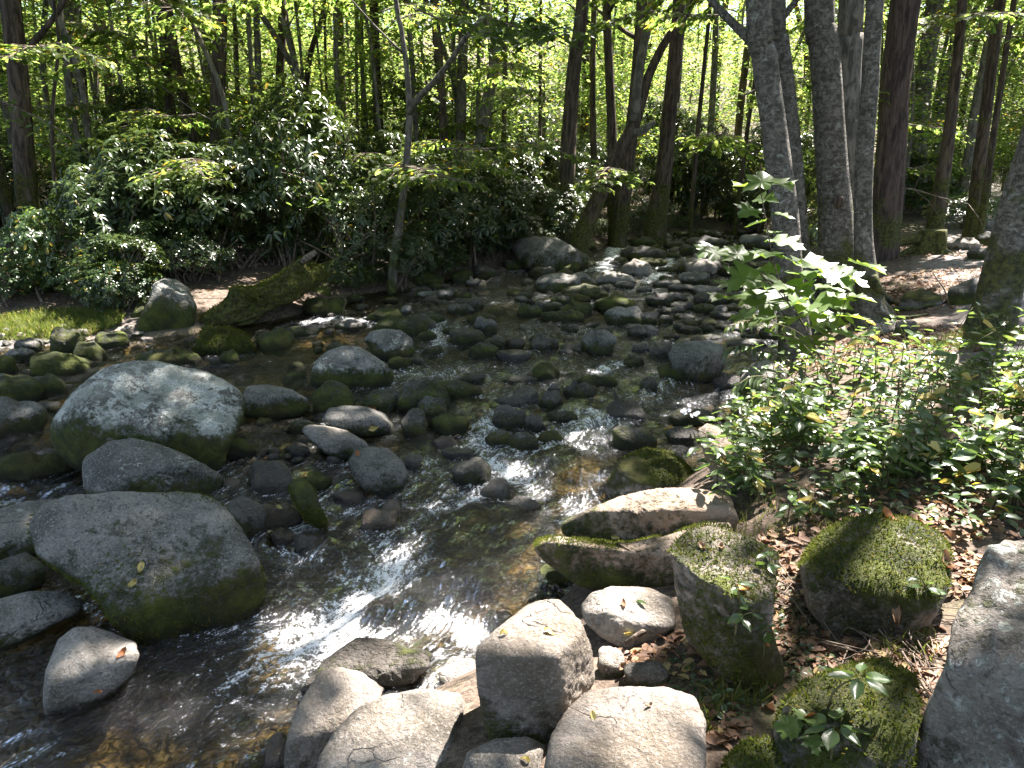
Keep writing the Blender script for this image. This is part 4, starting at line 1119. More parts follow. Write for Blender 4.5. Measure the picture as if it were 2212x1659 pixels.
def sun_gap(P):
    """share of sunlight wanted where the sun ray through P meets the ground (0 shade .. 1 sun)"""
    G = P - SUN * ((P[:, 2] - 0.6) / SUN[2])[:, None]
    for it in range(6):
        zg = zsurf(G[:, 0], G[:, 1]) * .7 + G[:, 2] * .3
        G = P - SUN * ((P[:, 2] - zg) / SUN[2])[:, None]
    pj = proj(G)
    n = fbm2(G[:, 0], G[:, 1], 1.6, 3, 91)
    val = np.zeros(len(P))
    for (cx, cy, rx, ry) in _LIT:
        q = ((pj[:, 0] - cx) / rx) ** 2 + ((pj[:, 1] - cy) / ry) ** 2
        val = np.maximum(val, sstep(1.3, .8, q + (.55 if rx * ry > 9000 else .3) * n))
    inside = (sdr(G[:, 0], G[:, 1]) < .15) & (G[:, 1] > 7.5) & (G[:, 1] < 23)
    val0 = val.copy()
    thick = (pj[:, 1] > 400) & (pj[:, 1] < 590) & (pj[:, 0] < 1680) & (pj[:, 2] > 9.5) & (pj[:, 2] < 24)
    val = np.where(thick, np.maximum(val, sstep(.14, .40, fbm2(G[:, 0], G[:, 1], 1.0, 3, 97))), val)
    B0 = P - SUN * ((P[:, 2] - 3.0) / SUN[2])[:, None]
    for b in BPOS:
        bq = b - SUN * ((b[2] - 3.0) / SUN[2])
        d2 = (B0[:, 0] - bq[0] - .2) ** 2 + (B0[:, 1] - bq[1]) ** 2
        val = np.maximum(val, np.where(P[:, 2] > b[2], .95 * sstep(1.5, .5, d2), 0))
    broad = (pj[:, 0] > 1850) & (pj[:, 1] < 770)            # the path lies in broken shade
    val = np.where(broad, val * sstep(-.25, .25, fbm2(G[:, 0], G[:, 1], .9, 3, 93)), val)
    val[(pj[:, 2] < .3)] = 0
    val = np.where(inside, np.maximum(val0, .35 * val), val)
    far = sstep(17, 24, G[:, 1]) * ~inside
    return np.maximum(val, far * .85), G

def quad_leaves(P, D, N, L, W):
    """flat pointed leaves, one quad each: base P, direction D, face normal N"""
    D = nrm(D); B = nrm(np.cross(N, D))
    L = np.asarray(L)[:, None] if np.ndim(L) else L
    W = np.asarray(W)[:, None] if np.ndim(W) else W
    V = np.stack([P, P + D * L * .45 + B * W * .5, P + D * L, P + D * L * .45 - B * W * .5], 1).reshape(-1, 3)
    F = np.arange(len(V)).reshape(-1, 4)
    return V, F

def fold_leaves(P, D, N, L, W, droop=.25, fold=.18):
    """leaves of two halves folded along a drooping midrib, 4 quads each"""
    D = nrm(D); N = nrm(N - D * (N * D).sum(1, keepdims=True)); B = np.cross(N, D)
    L = (np.asarray(L) * np.ones(len(P)))[:, None]; W = (np.asarray(W) * np.ones(len(P)))[:, None]
    m0 = P; m1 = P + D * L * .5 - N * L * droop * .15; m2 = P + D * L * .97 - N * L * droop
    def side(s):
        a = P + D * L * .22 + B * W * .40 * s + N * W * fold
        b = P + D * L * .62 + B * W * .46 * s + N * W * fold - N * L * droop * .3
        return a, b
    l1, l2 = side(1); r1, r2 = side(-1)
    V = np.stack([m0, m1, m2, l1, l2, r1, r2], 1).reshape(-1, 3)
    k = np.arange(len(P))[:, None] * 7
    F = np.concatenate([k + np.array([[0, 1, 4, 3]]), k + np.array([[1, 2, 4, 4]])[:, :4], k + np.array([[0, 5, 6, 1]]), ], 0)
    F4 = np.concatenate([k + np.array([[0, 1, 4, 3]]), k + np.array([[0, 5, 6, 1]])], 0)
    F3 = np.concatenate([k + np.array([[1, 2, 4]]), k + np.array([[1, 6, 2]])], 0)
    return V, [F4, F3]

def rand_dirs(n, rg, up=0.0):
    v = rg.normal(size=(n, 3)); v[:, 2] += up
    return nrm(v)

def spray_leaves(centers, rg, per, spread, L, W, flat=.25, tilt=.35):
    """sprays of leaves lying roughly level around each centre"""
    n = len(centers)
    c = np.repeat(centers, per, 0)
    a = rg.uniform(0, 2 * np.pi, n * per); r = spread * np.sqrt(rg.uniform(0, 1, n * per))
    P = c + np.stack([r * np.cos(a), r * np.sin(a), flat * spread * rg.normal(size=n * per)], 1)
    b = a + rg.normal(size=n * per) * .8
    D = np.stack([np.cos(b), np.sin(b), -.25 + tilt * rg.normal(size=n * per)], 1)
    N = np.stack([tilt * rg.normal(size=n * per), tilt * rg.normal(size=n * per), np.ones(n * per)], 1)
    s = rg.uniform(.65, 1.2, n * per)
    return quad_leaves(P, D, N, L * s, W * s)

# leaf sprays added high over the stream for shade, gaps cut for sun
def make_shade_canopy():
    rg = np.random.default_rng(31)
    n = 12500
    G = np.stack([rg.uniform(-16, 15, n), rg.uniform(-1.5, 25, n), np.full(n, .5)], 1)
    hgt = rg.uniform(8.5, 19, n)
    C = G + SUN * (hgt / SUN[2])[:, None]
    cl = fbm(C * .30, 2, 55)
    # thinner leaf roof added all round to dim and green the skylight
    n2 = 9000
    C2 = np.stack([rg.uniform(-26, 26, n2), rg.uniform(-18, 30, n2), rg.uniform(8.5, 17, n2)], 1)
    C = np.vstack([C, C2]); cl = fbm(C * .30, 2, 55)
    want, _ = sun_gap(C)
    keep = (rg.uniform(size=len(C)) > want * 1.0) & (cl > -.45)
    # keep the lowest sprays out of the open middle distance
    pj = proj(C)
    C = C[keep]
    V, F = spray_leaves(C, rg, 15, .55, .23, .16, .3)
    q = V.reshape(-1, 4, 3)
    w2, _ = sun_gap(q[:, 0])
    ok = rg.uniform(size=len(q)) > np.minimum(w2 * 1.15, .97)
    V = q[ok].reshape(-1, 3); F = np.arange(len(V)).reshape(-1, 4)
    tag(link('shade_canopy', mk_mesh('shade_canopy', V, F, M_SHADE_CANOPY, False)), 'leaves added high over the stream to cast shade, gapped for sun patches', 'canopy', kind='stuff')
make_shade_canopy()

# ------------------------------------------------------------------ trees read from the photograph
def wpt(px, py, Y):
    r = ray(px, py); t = Y / r[1]
    return np.array([r[0] * t, Y, CAMZ + r[2] * t]), t

TREES = {}
def make_tree(pts, label, mat, Y=None, name='forest_tree', group=None, seg=None, flare=.5, bump=.05, top=12.5, crown=True, ridges=0, cat='tree', lean_y=0.0, limbs=2, dead=0, bare=False):
    """pts: (x, y, width) from the foot upwards in photo pixels"""
    rg = np.random.default_rng(int(pts[0][0] * 31 + pts[0][1]))
    x0, y0, w0 = pts[0]
    if Y is None:
        h = hit_ground(x0, y0); Y = h[1]
    W = []; R = []
    for (px, py, w) in pts:
        p, t = wpt(px, py, Y)
        W.append(p); R.append(w * .5 * t / FD)
    W = np.array(W); R = np.array(R)
    g = float(zground(W[0, 0], W[0, 1]))
    if W[0, 2] > g - .05:
        d = W[0] - W[1]; d = d / max(abs(d[2]), .1)
        k = W[0, 2] - g + .12
        W = np.vstack([W[0] + np.array([d[0] * k * .6, 0, -k]), W]); R = np.concatenate([[R[0] * 1.05], R])
    if W[-1, 2] < top:
        d = nrm(W[-1] - W[-2]); d = nrm(d + np.array([0, 0, 1.0]))
        k = (top - W[-1, 2]) / d[2]
        W = np.vstack([W, W[-1] + d * k * .5, W[-1] + d * k + np.array([rg.normal() * .3, rg.normal() * .3, 0])])
        R = np.concatenate([R, [R[-1] * .8, R[-1] * .45]])
    nn = max(14, int((W[-1, 2] - W[0, 2]) / .28))
    tt = np.linspace(0, len(W) - 1, nn)
    P = spline(W, nn); RR = np.interp(tt, np.arange(len(R)), R)
    P[:, 1] += lean_y * (P[:, 2] - P[0, 2])
    wob = .25 * np.mean(R)
    P[1:, 0] += wob * fbm(np.stack([P[1:, 2] * .5, np.full(nn - 1, x0), np.zeros(nn - 1)], 1), 2, 3)
    P[1:, 1] += wob * 2 * fbm(np.stack([P[1:, 2] * .5, np.full(nn - 1, x0 + 9), np.zeros(nn - 1)], 1), 2, 4)
    org = P[0].copy()
    root = empty(name, org, label, cat, group)
    sg = seg or int(np.clip(w0 * .45, 8, 40))
    V, F = tube(P - org, RR, sg, bump, int(x0), flare, ridges=ridges)
    link('trunk', mk_mesh('trunk', V, F, mat), root)
    # limbs
    for k in range(limbs):
        i = rg.integers(int(nn * .55), nn - 2)
        a = rg.uniform(0, 6.28); ln = rg.uniform(1.2, 2.6)
        d = np.array([math.cos(a), math.sin(a), rg.uniform(.4, 1.0)])
        q = np.array([P[i] - org + d * ln * s + np.array([0, 0, .25 * ln * s * s]) for s in (0, .35, .7, 1)])
        V, F = tube(spline(q, 7), np.linspace(RR[i] * .45, RR[i] * .12, 7), 6)
        link('limb', mk_mesh('limb', V, F, mat), root)
    for k in range(dead):
        i = rg.integers(int(nn * .12), int(nn * .62))
        a = rg.uniform(0, 6.28); ln = rg.uniform(.6, 1.9)
        d = np.array([math.cos(a), math.sin(a) * .5, rg.uniform(-.3, .25)])
        q = np.array([P[i] - org + d * ln * s + rg.normal(size=3) * .05 - np.array([0, 0, .15 * ln * s * s]) for s in (0, .3, .6, 1)])
        parts = [tube(spline(q, 7), np.linspace(.016, .004, 7), 5)]
        for m in range(4):
            b = q[1 + m % 3]; dd = nrm(d + rg.normal(size=3) * .6); parts.append(tube(np.array([b, b + dd * ln * .2, b + dd * ln * .4 + rg.normal(size=3) * .04]), np.array([.007, .005, .002]), 4))
        V, F = join(parts)
        link('dead_branch', mk_mesh('dead_branch', V, F, M_TWIG), root)
    if crown and not bare:
        n = 46
        c = P[-1] + rg.normal(size=(n, 3)) * np.array([1.3, 1.3, 1.1]) + np.array([0, 0, .3])
        V, F = spray_leaves(c, rg, 20, .6, .20, .14, .3)
        q = V.reshape(-1, 4, 3); wv, _ = sun_gap(q[:, 0])
        ok = rg.uniform(size=len(q)) > np.minimum(wv * 1.1, .95)
        q = q[ok]
        if len(q):
            V = q.reshape(-1, 3) - org
            link('crown', mk_mesh('crown', V, np.arange(len(V)).reshape(-1, 4), M_BROAD, False), root)
    TREES[label] = (root, P, RR)
    return root, P, RR

MT = make_tree
G_RB = None
# left third
MT([(72, 548, 46), (55, 380, 42), (38, 180, 40), (20, 0, 40)], 'thick mossy dark trunk nearest the left border', M_DARKB, Y=13.4, ridges=9, dead=2)
MT([(34, 510, 26), (12, 420, 26), (-12, 330, 26)], 'leaning dark trunk cut off by the left border', M_DARKB, Y=14.0)
MT([(157, 320, 22), (150, 150, 21), (141, 0, 22)], 'straight grey trunk, first of a close pair right of the thick mossy one', M_GREYB, Y=21)
MT([(187, 330, 17), (178, 180, 16), (168, 60, 15), (163, 0, 15)], 'slimmer trunk, second of the close pair right of the thick mossy one', M_DARKB, Y=20)
MT([(242, 290, 20), (232, 150, 18), (214, 0, 18)], 'leaning slim trunk between the close pair and the forked twin trunks', M_DARKB, Y=22)
MT([(122, 560, 9), (118, 420, 9), (112, 250, 8), (125, 100, 7), (115, 0, 6)], 'wavy thin sapling just right of the thick mossy trunk', M_DARKB, Y=12.9, limbs=1, top=9)
MT([(378, 350, 24), (362, 180, 22), (352, 70, 22), (342, 0, 22)], 'left stem of the forked twin trunks', M_DARKB, Y=18.5)
MT([(425, 330, 24), (395, 200, 22), (372, 80, 22), (362, 0, 22)], 'right stem of the forked twin trunks, sunlit low on its edge', M_DARKB, Y=18.3)
MT([(455, 300, 20), (450, 150, 20), (443, 0, 20)], 'grey trunk partly hidden behind the straight ridged conifer', M_GREYB, Y=22)
MT([(468, 420, 33), (471, 200, 31), (474, 0, 30)], 'straight ridged conifer trunk with dead twigs, tallest of the left half', M_DARKB, Y=16.5, ridges=11, dead=7)
MT([(517, 330, 9), (513, 150, 8), (505, 0, 8)], 'thin dark pole right of the straight ridged conifer', M_DARKB, Y=19, limbs=1)
MT([(560, 350, 16), (557, 180, 15), (553, 0, 15)], 'pale slim trunk with bare grey twigs left of centre', M_GREYB, Y=18, dead=6)
MT([(607, 330, 20), (605, 180, 18), (610, 60, 19), (607, 0, 20)], 'dark trunk with a slight kink near the top, left of the leaning fork', M_DARKB, Y=20)
MT([(660, 330, 15), (662, 200, 14), (672, 110, 12), (700, 0, 9)], 'forest tree with a fork leaning right', M_DARKB, Y=20)
MT([(655, 330, 10), (650, 190, 9), (630, 90, 8), (618, 20, 7)], 'thin tree leaning left out of the same spot as the right-leaning fork', M_DARKB, Y=20.3)
MT([(712, 330, 7), (705, 180, 6), (700, 0, 6)], 'very thin pole right of the leaning fork', M_DARKB, Y=21, limbs=1)
MT([(785, 320, 9), (783, 150, 8), (780, 0, 8)], 'thin straight pole left of the dark trunk behind the forked sapling', M_DARKB, Y=21, limbs=1)
MT([(818, 300, 22), (813, 150, 20), (807, 0, 19)], 'dark straight trunk behind and left of the forked sapling', M_DARKB, Y=19)
# the forked sapling standing on the far bank
MT([(852, 548, 21), (862, 480, 18), (872, 400, 16), (880, 320, 15), (884, 240, 15), (878, 150, 12), (866, 60, 11), (855, 0, 11)], 'forked sapling in front of the rhododendrons with a sunlit edge', M_GREYB, Y=13.0, bump=.08, flare=.3, top=9.0, limbs=1)
_r, _P, _R = TREES['forked sapling in front of the rhododendrons with a sunlit edge']
_o = np.array(_r.location)
_q = np.array([wpt(x, y, 13.0 - .3 * k)[0] for k, (x, y) in enumerate([(884, 245), (905, 210), (935, 180), (975, 130), (1003, 85), (1040, 40)])]) - _o
V, F = tube(spline(_q, 14), np.linspace(.055, .03, 14), 9, .06, 3)
link('limb', mk_mesh('limb', V, F, M_GREYB), _r)
MT([(960, 360, 19), (955, 220, 18), (943, 80, 20), (938, 0, 18)], 'bent dark trunk right of the forked sapling', M_DARKB, Y=18)
MT([(994, 370, 22), (997, 200, 22), (1001, 0, 22)], 'straight light-grey trunk near the centre', M_GREYB, Y=18.5)
MT([(1028, 375, 26), (1048, 240, 25), (1068, 140, 24), (1060, 60, 23), (1052, 0, 22)], 'trunk with an elbow bend leaning right, near the centre', M_GREYB, Y=18)
MT([(1087, 360, 11), (1090, 180, 11), (1094, 0, 11)], 'thin dark pole right of the elbow-bent trunk', M_DARKB, Y=19, limbs=1)
MT([(1224, 430, 34), (1229, 280, 31), (1240, 140, 30), (1256, 0, 28)], 'thick dark trunk above the wide slanted boulder', M_DARKB, Y=17.5, ridges=9)
MT([(1166, 340, 8), (1167, 160, 8), (1168, 0, 7)], 'very thin straight pole left of the thick dark trunk at the far bank', M_DARKB, Y=20, limbs=1)
MT([(1282, 350, 15), (1280, 180, 13), (1284, 0, 12)], 'slim trunk close right of the thick dark one at the far bank', M_DARKB, Y=20)
MT([(1323, 380, 22), (1318, 230, 20), (1312, 90, 19), (1310, 0, 19)], 'brownish trunk behind the slanting tree', M_DARKB, Y=18.5)
# the slanting tree
MT([(1255, 512, 40), (1290, 430, 34), (1325, 350, 32), (1362, 285, 29), (1385, 220, 23), (1402, 160, 20), (1440, 85, 17), (1500, 0, 16)], 'slanting tree sweeping right over the far cascade with a broken stub', M_DARKB, Y=16.6, flare=.4, bump=.09, top=9.5, limbs=1)
_r, _P, _R = TREES['slanting tree sweeping right over the far cascade with a broken stub']
_o = np.array(_r.location)
for nm, q, r0, r1 in (('limb', [(1372, 262), (1376, 190), (1388, 110), (1405, 30), (1410, -40)], .11, .07), ('broken_stub', [(1365, 288), (1388, 283), (1405, 270), (1416, 264)], .09, .045)):
    qq = np.array([wpt(x, y, 16.5)[0] for x, y in q]) - _o
    V, F = tube(spline(qq, 10), np.linspace(r0, r1, 10), 9, .10, 5)
    link(nm, mk_mesh(nm, V, F, M_GREYB), _r)
MT([(1343, 450, 32), (1362, 300, 30), (1378, 150, 26), (1388, 0, 24)], 'shaded trunk just behind the slanting tree', M_DARKB, Y=18)
MT([(1416, 482, 44), (1432, 380, 36), (1448, 240, 32), (1462, 100, 30), (1470, 0, 28)], 'dark trunk leaning right beyond the far cascade', M_DARKB, Y=18.5, flare=.7)
MT([(1490, 500, 11), (1503, 340, 10), (1520, 160, 9), (1535, 0, 9)], 'thin leaning pole beyond the head of the stream', M_DARKB, Y=20, limbs=1)
MT([(1530, 340, 16), (1537, 240, 15), (1545, 100, 14), (1548, 0, 13)], 'short-looking pale trunk far behind the head of the stream', M_GREYB, Y=24)
MT([(1595, 430, 10), (1615, 280, 9), (1640, 120, 9), (1665, 0, 9)], 'thin dark pole slanting right behind the birches', M_DARKB, Y=21, limbs=1)
MT([(1598, 250, 17), (1610, 140, 16), (1625, 0, 15)], 'mid-sized slanted trunk far behind the birches', M_DARKB, Y=26)
# the right bank group
MT([(1722, 765, 66), (1712, 690, 62), (1700, 600, 58), (1688, 450, 56), (1670, 280, 54), (1652, 120, 54), (1640, 0, 54)], 'flaky birch trunk standing in the stream edge, outermost of the clump', M_BIRCH, flare=.35, bump=.035)
MT([(1752, 720, 52), (1742, 640, 44), (1730, 500, 38), (1716, 330, 36), (1700, 200, 38), (1686, 80, 34), (1680, 0, 34)], 'slimmer bent birch trunk close behind the outermost birch', M_BIRCH, flare=.3, bump=.04)
MT([(1812, 690, 118), (1808, 610, 92), (1806, 520, 74), (1800, 380, 66), (1788, 200, 62), (1775, 60, 62), (1770, 0, 62)], 'stout flaky birch with a knot and a swollen foot', M_BIRCH, flare=.25, bump=.04)
MT([(1846, 640, 60), (1842, 520, 44), (1836, 350, 44), (1836, 200, 50), (1842, 80, 52), (1846, 0, 52)], 'smooth grey trunk tucked behind the stout birch', M_GREYB, flare=.4, bump=.03)
MT([(1895, 690, 76), (1884, 640, 50), (1872, 520, 38), (1872, 350, 37), (1880, 180, 36), (1888, 0, 36)], 'slim rough birch with a sunlit root snaking to the right', M_BIRCH, flare=.4, bump=.04)
MT([(1896, 560, 66), (1908, 450, 60), (1922, 300, 58), (1938, 150, 58), (1954, 0, 60)], 'reddish furrowed hemlock trunk with dark knots', M_REDB, flare=.35, ridges=13, dead=3)
MT([(1972, 452, 52), (1982, 330, 38), (1998, 180, 36), (2020, 0, 36)], 'barked-stripped grey trunk right of the hemlock', M_GREYB, flare=.5)
MT([(1996, 430, 30), (2020, 300, 30), (2055, 150, 32), (2085, 0, 32)], 'pale trunk leaning right across the grey one beside the hemlock', M_GREYB, flare=.3)
MT([(2026, 440, 34), (2045, 320, 26), (2062, 180, 22), (2078, 0, 20)], 'dim mossy trunk behind the pale leaning one', M_DARKB, Y=13.5)
MT([(2070, 460, 24), (2090, 340, 20), (2110, 220, 18), (2140, 60, 16), (2150, 0, 16)], 'slender grey trunk leaning right above the path boulders', M_GREYB, flare=.4)
MT([(2108, 440, 30), (2118, 330, 26), (2135, 200, 24), (2160, 0, 24)], 'dark trunk behind the slender grey one at the path', M_DARKB, Y=14.5)
MT([(2125, 445, 16), (2142, 320, 14), (2160, 200, 13), (2190, 0, 12)], 'thin dark trunk right of the path boulders', M_DARKB, Y=14)
MT([(2136, 712, 96), (2148, 660, 86), (2170, 560, 84), (2196, 450, 80), (2226, 340, 78), (2268, 200, 76), (2330, 0, 74)], 'stout leaning trunk with mossy patches at the right border', M_BIRCH, flare=.18, bump=.05)
# exposed roots
_r, _P, _R = TREES['slim rough birch with a sunlit root snaking to the right']
_o = np.array(_r.location)
for q, r0 in (([(1885, 600), (1900, 632), (1925, 655), (1950, 662), (1985, 655), (2030, 648)], .05), ([(1905, 670), (1945, 672), (1990, 668), (2040, 655), (2080, 640)], .035), ([(1915, 690), (1960, 690), (2005, 682)], .03)):
    pts = []
    for i, (x, y) in enumerate(q):
        p = hit_ground(x, y) if i > 1 or len(q) < 6 else wpt(x, y, _o[1] - .08)[0]
        pts.append(p + np.array([0, 0, .02]))
    V, F = tube(spline(np.array(pts) - _o, 18), np.linspace(r0, r0 * .35, 18), 8, .12, 7)
    link('root', mk_mesh('root', V, F, M_GREYB), _r)
# knot on the stout birch
_r, _P, _R = TREES['stout flaky birch with a knot and a swollen foot']
_o = np.array(_r.location)
kp, kt = wpt(1812, 435, _o[1] - .2)
V, F = ico(2); V = V * np.array([.06, .03, .075]) * (1 + .2 * fbm(V * 2, 2, 3))[:, None]
link('knot', mk_mesh('knot', V + kp - _o, F, M_DARKB), _r)

# thin trees deep in the wood
rgT = np.random.default_rng(404)
protoT = None
def free(x, y, m=.8):
    sd, bank = sdist(np.array([x]), np.array([y]))
    return sd[0] > m
DEEP = []
k = 0
while k < 72:
    y = rgT.uniform(20, 52); x = rgT.uniform(-.72, .72) * y
    if not free(x, y, 1.0): continue
    DEEP.append((x, y)); k += 1
deep_protos = []
for v in range(6):
    R0 = [.09, .06, .13, .05, .16, .08][v]
    H = 13.0
    pts = np.array([(0, 0, -.2), (rgT.normal() * .15, rgT.normal() * .15, 3.5), (rgT.normal() * .4, rgT.normal() * .4, 8), (rgT.normal() * .7, rgT.normal() * .7, H)])
    P = spline(pts, 22)
    V, F = tube(P, np.linspace(R0, R0 * .5, 22), 8, .06, v, .4)
    trunk_me = mk_mesh('trunk', V, F, (M_DARKB, M_GREYB)[v % 2])
    parts = []
    for m in range(4):
        i = rgT.integers(6, 20); a = rgT.uniform(0, 6.28); ln = rgT.uniform(.8, 2.0)
        d = np.array([math.cos(a), math.sin(a), rgT.uniform(.2, .8)])
        parts.append(tube(np.array([P[i], P[i] + d * ln * .5, P[i] + d * ln + np.array([0, 0, .2])]), np.array([R0 * .3, R0 * .2, .008]), 5))
    deep_protos.append((trunk_me, [mk_mesh('limb', V, F, (M_DARKB, M_GREYB)[v % 2]) for V, F in parts]))

# leafy understory crowns, five forms
crown_forms = []
for v in range(6):
    rg = np.random.default_rng(900 + v)
    n = 165
    u = rg.uniform(0, 1, n)
    z = 1.0 + 7.5 * u
    rad = 2.6 * np.sqrt(np.clip(1 - ((u - .45) / .62) ** 2, .05, 1))
    a = rg.uniform(0, 6.28, n); r = rad * np.sqrt(rg.uniform(.05, 1, n))
    c = np.stack([r * np.cos(a), r * np.sin(a), z], 1)
    c = c[fbm(c * .55, 2, v + 70) > -.22]
    V, F = spray_leaves(c, rg, 32, .48, .125, .085, .14, .32) if v % 2 else spray_leaves(c[::2], rg, 70, .85, .13, .09, .07, .30)
    crown_forms.append(mk_mesh('crown', V, F, M_BROAD, False))

GT = 'slender trees deep in the backlit wood'
for i, (x, y) in enumerate(DEEP):
    v = i % 6
    z = float(zground(x, y))
    r = empty('slender_tree', (x, y, z - .1), 'slender dark tree with yellow-green leaves deep in the backlit wood', 'tree', GT, rgT.uniform(0, 6.28))
    s = rgT.uniform(.85, 1.25); r.scale = (s, s, s)
    link('trunk', deep_protos[v][0], r)
    for m in deep_protos[v][1]: link('limb', m, r)
    c = link('crown', crown_forms[(i * 5 + 1) % 6], r); c.rotation_euler = (0, 0, rgT.uniform(0, 6.28))
GN = 'thin bare-stemmed trees just beyond the far bank'
k = 0
while k < 44:
    y = rgT.uniform(14.5, 24); x = rgT.uniform(-.72, .66) * y
    if not free(x, y, 1.2) or (x > 4 and y < 20): continue
    v = (1, 3, 5, 1)[k % 4]; z = float(zground(x, y))
    r = empty('thin_tree', (x, y, z - .1), 'thin dark bare-stemmed tree standing just beyond the far bank', 'tree', GN, rgT.uniform(0, 6.28))
    s = rgT.uniform(.75, 1.1); r.scale = (s * .85, s * .85, s); r.rotation_euler = (rgT.normal() * .035, rgT.normal() * .035, rgT.uniform(0, 6.28))
    link('trunk', deep_protos[v][0], r)
    for m in deep_protos[v][1]: link('limb', m, r)
    c = link('crown', crown_forms[k % 6], r); c.location = (0, 0, 6.0); c.scale = (.7, .7, .7)
    k += 1
GU = 'leafy young trees of the understory'
k = 0
und = []
while k < 84:
    y = rgT.uniform(14.5, 38); x = rgT.uniform(-.74, .74) * y
    if not free(x, y, 1.8): continue
    if y < 18 and -3 < x < 4.5 and rgT.uniform() < .4: continue
    und.append((x, y)); k += 1
for i, (x, y) in enumerate(und):
    z = float(zground(x, y))
    r = empty('understory_tree', (x, y, z - .1), 'leafy young tree glowing yellow-green between the trunks', 'tree', GU, rgT.uniform(0, 6.28))
    s = rgT.uniform(.7, 1.05); r.scale = (s, s, s * rgT.uniform(.8, 1.1))
    link('trunk', deep_protos[(1, 3, 5)[i % 3]][0], r)
    c = link('crown', crown_forms[(i * 7) % 6], r); c.rotation_euler = (0, 0, rgT.uniform(0, 6.28))

# the wood beyond reads as one mass of leaves
def make_far_wood():
    rg = np.random.default_rng(77)
    n = 3000
    y = rg.uniform(44, 74, n); x = rg.uniform(-.80, .80, n) * y
    z = zground(x, y) + 11 * rg.uniform(0, 1, n) ** .9
    c = np.stack([x, y, z], 1)
    c = c[fbm(c * .22, 2, 5) > -.30]
    V, F = spray_leaves(c, rg, 22, .95, .30, .22, .25, .35)
    tag(link('far_forest', mk_mesh('far_forest', V, F, M_BROAD, False)), 'mass of bright leaves of the far wood', 'forest', kind='stuff')
make_far_wood()
# ------------------------------------------------------------------ fallen leaves lying on the rocks
bpy.context.view_layer.update()
_dg = bpy.context.evaluated_depsgraph_get()
def drop(px, py):
    d = nrm(ray(px, py))
    ok, loc, n, _, ob, _ = S.ray_cast(_dg, Vector((0, 0, CAMZ)), Vector(d))
    return (np.array(loc), np.array(n), ob) if ok else (None, None, None)

def leaf_mesh(name, mat, shape='oval', curl=.25, fold=.12, seed=0, droop=.1, length=1.0, width=.5, nu=7):
    """single leaf, unit long, base at the origin, along +Y, face +Z"""
    rg = np.random.default_rng(seed)
    if shape == 'oval': prof = lambda t: math.sin(math.pi * t ** .8) ** .85
    elif shape == 'heart': prof = lambda t: (1 - t) ** .75 * min(1, (t + .04) * 9) * 1.05
    elif shape == 'lance': prof = lambda t: math.sin(math.pi * t ** .7)
    elif shape == 'spoon': prof = lambda t: math.sin(math.pi * t ** 1.5) * 1.0 + .06
    if shape == 'lobed':
        out = [(0, 0), (.10, .03), (.30, -.02), (.34, .10), (.50, .16), (.38, .24), (.30, .26), (.40, .38), (.56, .50), (.40, .52), (.34, .60), (.20, .56), (.17, .66), (.20, .80), (.08, .84), (0, 1.0)]
        R = np.array(out); Lf = R[1:-1][::-1] * np.array([-1, 1])
        ring = np.vstack([R, Lf]); ctr = np.array([[0, .38]])
        P = np.vstack([ctr, ring]); z = -droop * (P[:, 1] ** 2) + fold * np.abs(P[:, 0]) + .03 * rg.normal(size=len(P))
        V = np.column_stack([P, z]); n = len(ring)
        F = np.array([[0, 1 + i, 1 + (i + 1) % n] for i in range(n)])
        return mk_mesh(name, V * length, F, mat)
    V = []; F = []
    for i in range(nu):
        t = i / (nu - 1); w = width * .5 * max(prof(t), .015)
        ser = 1 + (.08 if (i % 2 and shape in ('heart', 'oval')) else 0)
        zc = -droop * t * t + curl * .2 * math.sin(t * 5 + seed)
        yy = t * (1 - .12 * abs(droop))
        for s in (-1, -.5, 0, .5, 1):
            V.append((s * w * ser, yy - (.06 * abs(s) if shape == 'heart' and i == 0 else 0), zc + fold * abs(s) * width + curl * width * (s * s - .3) * (.6 + .4 * math.sin(3 * t + seed)) + .012 * rg.normal()))
    for i in range(nu - 1):
        for j in range(4):
            a = i * 5 + j; F.append((a, a + 1, a + 6, a + 5))
    return mk_mesh(name, np.array(V) * length, np.array(F), mat)

def orient(o, loc, direction, normal, size):
    d = Vector(nrm(direction)); n = Vector(nrm(normal)); x = d.cross(n)
    if x.length < 1e-4: x = Vector((1, 0, 0))
    x.normalize(); n = x.cross(d)
    from mathutils import Matrix
    m = Matrix((x, d, n)).transposed().to_4x4()
    o.matrix_world = Matrix.Translation(Vector(loc)) @ m @ Matrix.Scale(size, 4)

